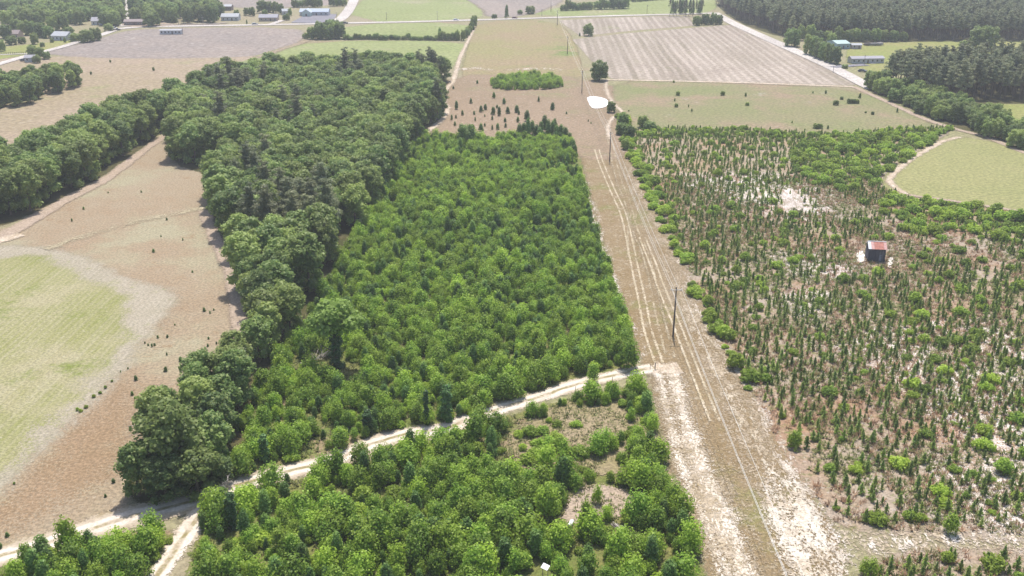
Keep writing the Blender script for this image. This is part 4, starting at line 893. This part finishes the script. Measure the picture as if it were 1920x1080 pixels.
# low clump where the wood meets the track
for i, (x, y, h, w, lb) in enumerate([(262,930,110,80,'bright rounded tree at the left tip of the clump beside the sand track'),(330,905,170,120,'big feathery pale green tree at the top of the lower left clump'),(312,938,90,86,'dense dark tree low on the left side of the lower left clump'),(372,925,100,90,'dark tree in the shadowed middle of the lower left clump'),(405,880,120,80,'leafy tree at the right shoulder of the lower left clump'),(418,905,60,52,'low bushy tree at the right foot of the lower left clump'),(455,740,90,64,'open crowned pine above the lower left clump beside the brown field')]):
    tree_px('pine' if 'pine' in lb else 'oak', 'clump_tree', x, y, h, lb, 'tree', None, w)
for x, y, h, w, lb in [(130,1035,58,54,'leafy round tree at the top left of the corner thicket beside the sand track'),(1178,690,55,50,'dark rounded tree at the near right corner of the bright plantation'),(1112,716,34,28,'grey green bush shading the track near the thin post'),(1262,950,48,44,'dark bush at the right edge of the lower plantation beside the sand ruts'),(1228,962,52,38,'dark upright bush beside the white sand ruts above the side path'),(1292,1035,58,60,'large round bush at the right edge of the lower plantation'),(1120,944,38,20,'small dark bush alone on the sandy clearing'),(1098,992,50,34,'grey green young tree casting shade beside the white bag'),(1488,838,34,36,'dark blue green bush on the bank beside the corridor'),(1782,1000,38,38,'round bright bush above the sandy cross track at lower right'),(1628,1080,36,42,'round green bush below the sandy cross track, left end')]:
    tree_px('young', 'bushy_tree', x, y, h, lb, 'bush', None, w)

# dead wood
def dead_tree(name, x, y, L, n, seed, label, upright=True, yaw=0.0, h=4.0):
    rg = random.Random(seed); X, Y = gp(x, y); e = empty(name, (X, Y, 0), yaw); tag(e, label, 'dead tree')
    mb = MB(); top = Vector((.4, .2, h)) if upright else Vector((L, 0, .8))
    mb.tube([(0,0,-.1) if upright else (-.6,0,.15), top*.5+Vector((.1,.1,.1)), top], [.17,.12,.05], 6); mb.build('trunk', M_DEAD, e)
    mb = MB()
    for i in range(n):
        b = top*rg.uniform(.35,.95); d = Vector((rg.uniform(-1,1)+(0 if upright else .7), rg.uniform(-1,1), rg.uniform(.1,.9))).normalized(); l = L*rg.uniform(.25,.6)
        m = b+d*l*.5+Vector((0,0,.15)); q = b+d*l; mb.tube([b, m, q], [.07,.045,.015], 4, cap=False)
        for j in range(3):
            b2 = b.lerp(q, rg.uniform(.3,.9)); d2 = (d+Vector((rg.uniform(-1,1), rg.uniform(-1,1), rg.uniform(-.3,.8)))).normalized()
            mb.tube([b2, b2+d2*l*.4], [.035,.01], 3, cap=False)
    mb.build('branch', M_DEAD, e)
dead_tree('fallen_tree', 568, 682, 6.0, 26, 3, 'fallen grey tree with bare branches in a gap left of the ivy clad tree', False, .5)
dead_tree('dead_tree', 322, 812, 5.5, 24, 4, 'bare grey dead tree leaning out of the lower left clump over the brown field', False, 2.9, 3)
dead_tree('dead_tree', 392, 835, 4.0, 18, 5, 'bare grey dead tree inside the lower left clump', True, 0, 5)
dead_tree('dead_tree', 425, 928, 3.0, 14, 6, 'small pale dead tree on the sand track at the tip of the lower left clump', True, 0, 2.5)
dead_tree('dead_tree', 430, 985, 3.5, 12, 7, 'bare white snag leaning beside the vine covered trunk at the track fork', True, 1.2, 4)
dead_tree('dead_tree', 59, 178, 6.0, 10, 8, 'dark bare snag rising over the small far clump at the left edge', True, 2.5, 10)

# ================================================================== LOW COVER
tA = [tuft_mesh('tuft', L_DRYG, 700+i, .55, .4, 16, .09) for i in range(3)]
tB = [tuft_mesh('tuft', L_GRASS, 710+i, .35, .4, 14, .11) for i in range(3)]
def cover(name, meshes, label, cat, group, P, lo, hi, seed):
    rng = np.random.default_rng(seed); x, y = project(P)
    order = np.argsort(-y*((x > 20) & (x < 1900) & (y < 1060)))
    src = []
    for k, me in enumerate(meshes):
        i = order[k*7]; o = link(bpy.data.objects.new(name, me)); o.location = (P[i,0], P[i,1], 0); tag(o, label, cat, group); src.append((o,))
    n = len(P)
    gn_cover(name+'_cover', src, P, rng.integers(0, len(meshes), n), rng.uniform(0, 6.28, n), rng.uniform(lo, hi, n), .01)
NEAR = (-100, 2020, 330, 1200)
PG = scatter([CLR, CLR2], 1.15, .5, .3, seed=101, frame=NEAR); PG = PG[(vnoise(PG, .06, 41) > .42) & (np.random.default_rng(1).random(len(PG)) < .75)]
cover('broomsedge_tuft', tA, 'tuft of red brown dry grass among the saplings of the clearcut', 'grass tuft', 'dry grass tufts', PG, .7, 1.7, 102)
PG = scatter([CEN, BOT, BOTL, CLR, CLR2], 1.25, .5, .8, seed=103, frame=NEAR); PG = PG[vnoise(PG, .09, 42) > .40]
x, y = project(PG)
cover('weed_tuft', tB, 'tuft of green weeds among the planted trees', 'weeds', 'green weed tufts', PG, .9, 2.1, 104)
ROWP = [(1090,300),(1185,300),(1280,490),(1330,600),(1400,720),(1470,850),(1530,960),(1590,1090),(1640,1235),(1380,1235),(1330,1060),(1250,840),(1225,715),(1195,640),(1130,420)]
BRN = [(-100,470),(130,390),(300,270),(400,330),(395,420),(450,560),(455,650),(330,760),(245,860),(245,940),(100,1000),(0,1030),(-100,1080),(-100,960),(0,920),(110,815),(185,745),(235,690),(280,620),(335,545),(225,515),(100,465)]

# ================================================================== POWER LINE
M_POLE = simple_mat('creosoted_wood', (.10,.085,.08,1), .9, .25, 2, streak=(1,1,.2))
M_POLEL = simple_mat('weathered_wood', (.26,.23,.2,1), .9, .25, 2)
M_ARM = simple_mat('pale_crossarm_wood', (.50,.47,.43,1), .9, .2, 2)
M_INS = simple_mat('porcelain', (.55,.55,.57,1), .3, .05, 2)
M_WIRE = simple_mat('aluminium_wire', (.66,.64,.60,1), .6, .05, 1, .4)
def power_pole(x, y, h, label, arm=2.4, yaw=0.0, r=.20, group=None, world=None, mat=None):
    X, Y = world or gp(x, y); e = empty('utility_pole', (X, Y, 0), yaw); tag(e, label, 'utility pole', group)
    mb = MB(); mb.tube([(0,0,-.3),(0,0,h*.5),(0,0,h)], [r,r*.85,r*.62], 9); mb.build('pole', mat or M_POLE, e)
    mb = MB(); mb.box(-arm/2, arm/2, -r*.62-.13, -r*.62-.002, h-.60, h-.44); mb.build('crossarm', M_ARM, e)
    for s in (-1, 1):
        mb = MB(); mb.tube([(s*arm*.44, -r*.62-.05, h-.42),(s*arm*.44, -r*.62-.05, h-.2)], [.05,.07], 6); mb.build('insulator', M_INS, e)
    mb = MB(); mb.tube([(0,-r*.85-.02,h-2.3),(0,-r*.85-.02,h-2.1)], [.06,.06], 6); mb.build('neutral_insulator', M_INS, e)
    return X, Y
PL = [(34.0, .55*H)]
PL += [gp(1262,631), gp(1143,303), gp(1091,174), gp(1064,101), gp(1045,47), gp(1033,22)]
PHt = [11.2, 11.2, 10.6, 10.6, 10.4, 10.6, 10.6]
names = ['utility pole of the corridor standing below the bottom edge of the picture', 'nearest tall dark utility pole standing in the grassy corridor right of the wheel tracks', 'second utility pole up the corridor beside the crossing wheel tracks', 'utility pole on the pink clearing above the white sand patch', 'utility pole standing in the green and tan field beside the rowed field', 'utility pole just below the highway at the end of the corridor', 'utility pole just beyond the highway, last of the corridor line']
for (X, Y), h, lb in zip(PL, PHt, names): power_pole(0, 0, h, lb, world=(X, Y), arm=2.4 if Y < 200 else 1.2)
def wire(name, a, b, sag, r, label, cat='power line', group=None, mat=None):
    a = Vector(a); b = Vector(b); n = 24; pts = [a.lerp(b, i/n) - Vector((0,0,sag*4*(i/n)*(1-i/n))) for i in range(n+1)]
    mb = MB(); mb.tube([p-a for p in pts], [r]*(n+1), 4, cap=False); o = mb.build(name, mat or M_WIRE); o.location = a; tag(o, label, cat, group); return o
PL2 = [(34.0+.4, -.9*H)] + PL; PH2 = [11.2] + PHt
for i in range(len(PL2)-1):
    (x0, y0), (x1, y1) = PL2[i], PL2[i+1]; h0, h1 = PH2[i], PH2[i+1]; w = 1.05 if i < 2 else .52
    where = ['below the picture', 'from the bottom edge to the nearest pole', 'from the nearest pole to the second', 'from second to third pole', 'over the pink clearing', 'over the far field', 'across the highway'][i]
    for dx, dz, lb, rr in ((-w, -.18, 'left upper power line wire ', .026), (w, -.18, 'right upper power line wire ', .026), (0, -2.2, 'lower power line wire ', .026)):
        if i == 0: continue
        wire('power_wire', (x0+dx, y0-.2, h0+dz), (x1+dx, y1-.2, h1+dz), 1.3, rr, lb+where, group='wires of the corridor line', mat=M_WIRE)
def small_pole(x, y, top, label, yaw=0, group=None): power_pole(x, y, (y-top)/ppm(y)/.97, label, 1.6, yaw, .16, group, mat=M_POLEL)
for x, y, t, lb in [(725,38,24,'utility pole beside the highway left of centre in the green field'),(820,38,22,'utility pole beside the highway above the long green field'),(1016,30,18,'thin pole beside the highway left of the corridor line'),(1213,26,10,'utility pole beside the highway right of the far wood'),(343,65,50,'leaning pole beside the white long trailer in the bare field'),(1620,123,104,'utility pole in front of the long mobile home'),(1562,136,124,'short pole beside the pale road at the rowed field'),(335,47,34,'pale pole before the roadside wood block, left one'),(381,46,33,'pale pole before the roadside wood block, right one'),(632,40,24,'pole beside the parking lot of the blue roofed building')]:
    small_pole(x, y, t, lb)
# gate posts and small posts at the junction
def post(x, y, h, label, r=.07, name='fence_post', mat=None, group=None):
    X, Y = gp(x, y); mb = MB(); mb.tube([(0,0,-.1),(0,0,h*.5),(.02,0,h)], [r,r,r*.85], 7); mb.tube([(.02,0,h),(.02,0,h+.04)], [r*.85,r*.2], 7)
    o = mb.build(name, mat or M_POLEL); o.location = (X, Y, 0); return tag(o, label, 'post', group)
post(1228, 693, 1.5, 'wooden post standing at the track junction beside the white sand', .11)
post(1219, 692, 1.0, 'thin short post just left of the junction post', .05)
post(1148, 715, 1.0, 'thin stake beside the diagonal track between the bush and the junction', .05)
post(1079, 733, 1.0, 'thin stake beside the diagonal track left of the two dark tyres', .05)
post(1114, 731, 3.2, 'thin tall dark pole standing in the diagonal track behind two tyres', .06, 'thin_pole', M_POLE)
M_RUB = simple_mat('old_rubber', (.10,.09,.09,1), .9, .2, 5)
for x, y, lb in ((1112,735,'old dark tyre lying left at the foot of the thin tall pole'), (1121,734,'old dark tyre lying right at the foot of the thin tall pole')):
    X, Y = gp(x, y); mb = MB(); n = 16; k = 8
    v = [((.30+.13*math.cos(2*math.pi*j/k))*math.cos(2*math.pi*i/n), (.30+.13*math.cos(2*math.pi*j/k))*math.sin(2*math.pi*i/n), .13+.12*math.sin(2*math.pi*j/k)) for i in range(n) for j in range(k)]
    mb.add(v, [(i*k+j, ((i+1)%n)*k+j, ((i+1)%n)*k+(j+1)%k, i*k+(j+1)%k) for i in range(n) for j in range(k)])
    o = mb.build('tyre', M_RUB); o.location = (X, Y, .01); tag(o, lb, 'tyre')
# white board, bag, timber
M_WHITE = simple_mat('white_paint', (.80,.80,.78,1), .5, .06, 2); M_GREY = simple_mat('grey_timber', (.34,.31,.28,1), .9, .25, 3); M_DKT = simple_mat('dark_timber', (.13,.11,.10,1), .9, .3, 3)
X, Y = gp(1022, 1094); e = empty('white_panel', (X, Y, 0), -.55); tag(e, 'small white square panel on legs poking out of the shrubs at the bottom edge', 'panel')
mb = MB(); M4 = Matrix.Translation((0,0,2.75)) @ Euler((.35,.1,0)).to_matrix().to_4x4(); mb.obox(M4, 1.0, .82, .06); mb.build('board', M_WHITE, e)
for s in (-1, 1): mb = MB(); mb.tube([(s*.4,0,-.1),(s*.4,0,2.68)], [.04,.04], 6); mb.build('leg', M_POLEL, e)
X, Y = gp(1071, 984); e = empty('propane_tank', (X, Y, 0), 1.15); tag(e, 'white elongated tank with a dark end lying on the sandy clearing', 'tank')
mb = MB(); mb.tube([(-.95,0,.38),(-.85,0,.38),(-.6,0,.38),(.45,0,.38)], [.08,.26,.33,.33], 12); mb.build('body', M_WHITE, e)
mb = MB(); mb.tube([(-.98+1.432,0,.38),(.62,0,.38),(.7,0,.38)], [.33,.26,.08], 12); mb.build('end_cap', M_DKT, e)
for s in (-.5, .3): mb = MB(); mb.box(s-.06, s+.06, -.25, .25, 0, .10); mb.build('foot', M_DKT, e)
X, Y = gp(1163, 993); e = empty('timber_stack', (X, Y, 0), -1.0); tag(e, 'stack of weathered timbers lying among the shrubs right of the white tank', 'timber')
for i, (a, b, c, L, m) in enumerate([(0,-.42,.1,3.4,M_GREY),(.1,-.16,.1,3.1,M_DKT),(-.1,.1,.1,3.3,M_GREY),(.05,.36,.1,2.8,M_DKT),(.1,-.28,.29,2.9,M_DKT),(-.2,.0,.29,3.0,M_GREY),(.5,.62,.08,2.2,M_WHITE)]):
    mb = MB(); mb.box(a-L/2, a+L/2, b-.11, b+.11, c-.09, c+.09); o = mb.build('timber', m, e); o.rotation_euler.z = (i % 3-1)*.035

# ================================================================== BUILDINGS
def wallm(name, col): return simple_mat(name, col, .8, .10, 1.5, .2)
M_GLASS = simple_mat('window_glass', (.04,.05,.06,1), .15, .1, 1, .6)
def building(name, px, py, w, d, h, rise, yaw, wall, roof, label, nwin=3, cat='house', over=.35, win_h=1.1, door=True, chim=False, porch=None, base=None):
    X, Y = gp(px, py); e = empty(name, (X, Y, 0), yaw); tag(e, label, cat)
    mb = MB(); mb.box(-w/2, w/2, 0, d, 0, h)
    mb.add([(-w/2,0,h),(-w/2,d,h),(-w/2,d/2,h+rise)], [(0,1,2)]); mb.add([(w/2,0,h),(w/2,d,h),(w/2,d/2,h+rise)], [(0,2,1)]); mb.build('wall', wall, e)
    rf = None
    for s in (0, 1):
        mb = MB(); y0 = -over if s == 0 else d+over; z0 = h-over*rise/(d/2)+.06; z1 = h+rise+.06; x0, x1 = -w/2-over, w/2+over; yr = d/2
        v = [(x0,y0,z0),(x1,y0,z0),(x1,yr,z1),(x0,yr,z1),(x0,y0,z0+.12),(x1,y0,z0+.12),(x1,yr,z1+.12),(x0,yr,z1+.12)]
        mb.add(v, [(3,2,1,0),(4,5,6,7),(0,1,5,4),(1,2,6,5),(2,3,7,6),(3,0,4,7)]); rf = mb.build('roof', roof, e) if s == 0 else (mb.build('roof', roof, e), rf)[1]
    if chim: mb = MB(); mb.box(w*.2, w*.2+.7, d*.5, d*.5+.7, h+rise*.6, h+rise+1.0); mb.build('chimney', M_GREY, rf)
    xs = [(-w/2 + w*(i+.5)/(nwin+(1 if door else 0))) for i in range(nwin+(1 if door else 0))]
    di = len(xs)//2 if door else -1
    for i, x in enumerate(xs):
        if i == di:
            mb = MB(); mb.box(x-.5, x+.5, -.05, -.003, .05, 2.1); mb.build('door', M_DKT, e)
        else:
            f = MB(); f.box(x-.62, x+.62, -.04, -.003, 1.0-.08, 1.0+win_h+.08); fo = f.build('window', M_WHITE, e)
            g = MB(); g.box(x-.52, x+.52, -.055, -.042, 1.0, 1.0+win_h); g.build('pane', M_GLASS, fo)
    if porch: mb = MB(); mb.box(porch[0], porch[1], -2.2, -.01, 0, .25); mb.build('porch', M_GREY, e)
    return e
W_W = wallm('white_siding', (.50,.51,.53,1)); W_T = wallm('tan_brick', (.42,.33,.27,1)); W_G = wallm('grey_siding', (.42,.44,.46,1)); W_B = wallm('blue_siding', (.30,.42,.46,1)); W_D = wallm('dark_brick', (.22,.16,.14,1)); W_P = wallm('pinkish_boards', (.46,.38,.40,1))
R_G = wallm('grey_shingles', (.33,.32,.35,1)); R_B = wallm('blue_grey_shingles', (.40,.45,.53,1)); R_D = wallm('brown_shingles', (.28,.23,.22,1)); R_L = wallm('pale_metal_roof', (.40,.41,.43,1)); R_T = wallm('green_metal_roof', (.38,.48,.46,1))
building('mobile_home', 1627, 119, 19, 6, 2.7, .9, .10, W_W, R_G, 'long white mobile home with grey roof beside the pale road at right', 6, 'mobile home', porch=(1,4))
building('mobile_home', 320, 64.5, 14.5, 4.5, 2.6, .5, .03, W_W, R_L, 'white long trailer home standing alone in the bare field at upper left', 5, 'mobile home')
building('metal_shed', 1581, 92, 8.5, 14, 3.2, 1.2, .15, W_B, R_T, 'blue shed with pale green metal roof beside the far lawn', 2, 'shed')
building('small_shed', 1606, 92, 6.0, 4, 2.4, .8, 0, W_P, R_L, 'small pinkish grey shed right of the green roofed shed', 1, 'shed')
building('ranch_house', 252, 48, 15, 7, 2.8, 1.4, .04, W_D, R_D, 'low dark brick house at the street corner left of the roadside wood block', 4)
building('village_house', 111, 76, 11, 9, 3, 2.2, -.2, W_W, R_L, 'white house with pale roof among garden trees at upper left', 3)
building('village_house', 184, 47, 9, 9, 3, 2.2, .2, W_W, R_G, 'grey roofed house beside the side street at upper left', 2, chim=True)
building('village_house', 24, 72, 8, 7, 3, 2, 0, W_T, R_D, 'tan house half hidden by trees at the far left', 2)
building('village_house', 128, 8, 10, 8, 3, 2.4, 0, W_W, R_L, 'pale house at the top edge behind the village trees', 2)
building('small_shed', 57, 117, 6, 5, 2.6, 1.2, .1, W_G, R_G, 'small grey shed among dark trees by the side road at left', 1, 'shed')
building('village_house', 431, 39, 13, 9, 3, 2.0, .05, W_W, R_L, 'white house with pale roof right of the roadside wood block', 3)
building('village_house', 418, 20, 14, 8, 3.4, 1.2, .02, W_D, R_L, 'long building with a white roof above the house right of the wood block', 2, 'building')
building('village_house', 503, 40, 14, 8, 2.8, 2.0, .05, W_T, R_G, 'grey roofed house on the highway left of the long blue roofed building', 3)
building('barn_far', 537, 28, 6, 6, 3, 1.5, .3, W_W, R_L, 'small white outbuilding left of the long blue roofed building', 1, 'shed')
building('village_house', 1636, 4, 12, 8, 3, 1.6, 0, W_W, R_L, 'white roofed building at the top edge beyond the pine forest', 2)
# long blue roofed building with a gabled front
e = building('long_building', 589, 29.5, 23, 10, 3, 2.0, .02, W_W, R_B, 'long building with blue grey roof and gabled front wing beside the parking lot', 5, 'building')
fw = MB(); fw.box(-8.5, -1.5, -7, -.02, 0, 3.2); fw.add([(-8.5,-7,3.2),(-1.5,-7,3.2),(-5,-7,5.4)], [(0,1,2)]); fw.build('front_wing', wallm('pale_green_wall', (.50,.60,.56,1)), e)
for s in (-1, 1):
    mb = MB(); xe = -5+s*4.0; v = [(xe,-7.5,3.0),(xe,4,3.0),(-5,4,5.6),(-5,-7.5,5.6)]; v += [(a, b, c+.14) for a, b, c in v]
    mb.add(v, [(3,2,1,0),(4,5,6,7),(0,1,5,4),(1,2,6,5),(2,3,7,6),(3,0,4,7)]); mb.build('wing_roof', R_B, e)
mb = MB(); mb.box(-5.7,-4.3,-7.06,-7.003,.05,2.2); mb.build('wing_door', M_DKT, e)
# the weathered tobacco barn in the clearcut
BX, BY = gp(1642.5, 491); e = empty('old_barn', (BX, BY, 0), math.radians(-9)); tag(e, 'narrow tall dark board barn with rusty red tin roof standing among the saplings', 'barn')
bw, bd, bh, br = 4.1, 4.2, 3.55, 1.15
M_BOARD = [simple_mat('weathered_board', c, .95, .35, 2.5, .1, streak=(1,1,.15)) for c in ((.085,.085,.10,1), (.11,.105,.12,1), (.15,.14,.15,1))]
mb = MB(); mb.box(-bw/2+.06, bw/2-.06, .06, bd-.06, 0, bh); mb.add([(-bw/2+.06,.06,bh),(-bw/2+.06,bd-.06,bh),(-bw/2+.06,bd/2,bh+br)], [(0,1,2)]); mb.add([(bw/2-.06,.06,bh),(bw/2-.06,bd-.06,bh),(bw/2-.06,bd/2,bh+br)], [(0,2,1)])
mb.build('wall', M_BOARD[0], e)
npk = 16; rg = random.Random(4)
for i in range(npk):
    x0 = -bw/2+i*bw/npk; mb = MB(); zb = rg.uniform(.0,.12); t = rg.uniform(.03,.06)
    mb.box(x0+.012, x0+bw/npk-.012, .055-t, .055, zb, bh-rg.uniform(0,.05)); mb.build('plank', M_BOARD[2 if i in (10,11,13) else rg.choice((0,0,1))], e)
for s in (-1, 1):
    for i in range(12):
        y0 = .05+i*(bd-.1)/12; mb = MB(); xx = s*(bw/2-.055); hh = bh+br*(1-abs((y0+.17)-bd/2)/(bd/2))-.12
        mb.box(min(xx, xx+s*.05), max(xx, xx+s*.05), y0+.01, y0+(bd-.1)/12-.01, .03, hh); mb.build('plank', M_BOARD[i % 2], e)
mb = MB(); mb.box(.62, 1.15, -.07, .002, .25, 1.9); mb.build('door', simple_mat('grey_door', (.24,.24,.27,1), .9, .3, 3), e)
M_RUST = simple_mat('rusty_tin', (.42,.17,.13,1), .75, .25, 1.6, .3); M_RUST2 = simple_mat('faded_red_tin', (.52,.30,.27,1), .7, .22, 1.6, .3); M_TIN = simple_mat('bare_tin', (.62,.62,.64,1), .5, .2, 1.5, .4)
for s in (0, 1):
    for i in range(6):
        x0 = -bw/2-.25+i*(bw+.5)/6; x1 = x0+(bw+.5)/6-.02; y0 = -.3 if s == 0 else bd+.3; yr = bd/2; z0 = bh-.3*br/(bd/2)+.05+rg.uniform(0,.03); z1 = bh+br+.05
        v = [(x0,y0,z0),(x1,y0,z0),(x1,yr,z1),(x0,yr,z1)]; v += [(a, b, c+.03) for a, b, c in v]
        mb = MB(); mb.add(v, [(3,2,1,0),(4,5,6,7),(0,1,5,4),(1,2,6,5),(2,3,7,6),(3,0,4,7)]); mb.build('roof_sheet', M_TIN if i == 0 else (M_RUST if i in (3,4,2) else M_RUST2), e)
mb = MB(); mb.box(-bw/2-.2, bw/2+.25, bd/2-.12, bd/2+.12, bh+br+.09, bh+br+.13); mb.build('ridge_cap', M_TIN, e)
for pts in ([(1604,480),(1614,470),(1622,478),(1620,492),(1612,496)], [(1664,496),(1670,482),(1674,490),(1668,506)]): sheet('sand_patch', pts, m_sand_w, 1, 1)

# ================================================================== VEHICLES
def paint(name, col): return simple_mat(name, col, .35, .04, 1, .5)
P_WH = paint('white_car_paint', (.75,.76,.78,1)); P_DK = paint('dark_car_paint', (.06,.06,.07,1)); P_RD = paint('maroon_car_paint', (.22,.07,.07,1)); P_SL = paint('silver_car_paint', (.45,.46,.48,1))
def car(px, py, yaw, mat, label, L=4.6, pickup=False):
    X, Y = gp(px, py); e = empty('car', (X, Y, .03), yaw); tag(e, label, 'car', None); w = 1.8
    prof = [(-L/2,.35),(-L/2,.85),(-L*.47,.95),(L*.47,.90),(L/2,.75),(L/2,.35)]
    n = len(prof); v = [(a, -w/2, z) for a, z in prof]+[(a, w/2, z) for a, z in prof]
    mb = MB(); mb.add(v, [tuple(range(n)), tuple(range(2*n-1, n-1, -1))]+[(i+n, (i+1)%n+n, (i+1)%n, i) for i in range(n)]); mb.build('body', mat, e)
    c = [(-L*.05,.9),(L*.0,1.45),(L*.16,1.45),(L*.28,.9)] if pickup else [(-L*.42,.9),(-L*.32,1.42),(L*.12,1.45),(L*.28,.9)]
    mb = MB(); v = [(a, -w/2+.08+(.12 if z > 1 else 0), z) for a, z in c]+[(a, w/2-.08-(.12 if z > 1 else 0), z) for a, z in c]
    mb.add(v, [(0,1,2,3),(7,6,5,4),(4,5,1,0),(6,7,3,2)]); cab = mb.build('windows', M_GLASS, e)
    mb = MB(); mb.box(c[1][0], c[2][0], -w/2+.2, w/2-.2, 1.452, 1.50); mb.build('roof', mat, e)
    for sx in (-.31, .31):
        for sy in (-1, 1):
            mb = MB(); mb.tube([(sx*L, sy*(w/2-.2), .33),(sx*L, sy*(w/2+.02), .33)], [.33,.33], 12); mb.build('wheel', M_RUB, e)
car(855, 38.5, .0, P_WH, 'white car driving on the highway above the long green field')
car(965, 35, 0, P_RD, 'dark red car on the highway near the narrow evergreen')
car(597, 46, 0, P_DK, 'dark car on the highway in front of the parking lot')
car(219, 57, .4, P_DK, 'dark pickup parked where the side road leaves the highway', 5.2, True)
car(214, 54, .4, P_WH, 'white car parked beside the dark pickup at the side road', 4.6)
car(46, 115, 0, P_DK, 'dark car parked beside the small grey shed at left')
car(176, 37, .3, P_WH, 'white car parked beside the grey roofed house at upper left')
car(1617, 135, -.6, P_DK, 'dark car parked under the pines at the end of the driveway', 4.8)
car(478, 46.5, .4, P_SL, 'silver car turning off the highway right of the wood block')
car(647, 44.4, 0, P_DK, 'small dark car on the highway just right of the side road')
# covered boats and scrap on the far lawn
M_TARP = simple_mat('grey_tarpaulin', (.22,.21,.2,1), .8, .2, 1.5)
for x, y, L, lb, m in ((1627,86,6,'dark heap of scrap at the left end of the yard behind the small shed', M_DKT),(1640,86,9,'long low trailer under a grey cover on the far lawn', M_TARP),(1649,85,5,'pale covered boat at the right end of the yard row', M_GREY)):
    X, Y = gp(x, y); e = empty('covered_trailer', (X, Y, 0), .05); tag(e, lb, 'trailer'); mb = MB()
    mb.tube([(-L/2,0,.9),(-L*.35,0,1.05),(L*.2,0,1.15),(L*.42,0,.95),(L/2,0,.8)], [.25,.8,.95,.7,.15], 10); mb.build('cover', m, e)
    for s in (-1, 1): mb = MB(); mb.tube([(0,s*.8,.3),(0,s*1.0,.3)], [.3,.3], 10); mb.build('wheel', M_RUB, e)
    mb = MB(); mb.tube([(L/2,0,.4),(L/2+1.2,0,.35)], [.05,.05], 5); mb.build('drawbar', M_DKT, e)
# fence along the side track at the far left
e = empty('rail_fence', (*gp(30, 101.5), 0), 0); tag(e, 'low post fence beside the short pale lane at the far left', 'fence')
x0, y0 = gp(0, 102.5); x1, y1 = gp(52, 101); ex, ey, _ = e.location
for i in range(14):
    t = i/13; mb = MB(); mb.box(-.12,.12,-.12,.12,0,1.3); o = mb.build('post', M_POLE, e); o.location = (x0+(x1-x0)*t-ex, y0+(y1-y0)*t-ey, 0)
mb = MB(); mb.tube([(x0-ex,y0-ey,1.1),(x1-ex,y1-ey,1.1)], [.05,.05], 5); mb.build('rail', M_POLE, e)
print('objects', len(bpy.data.objects))
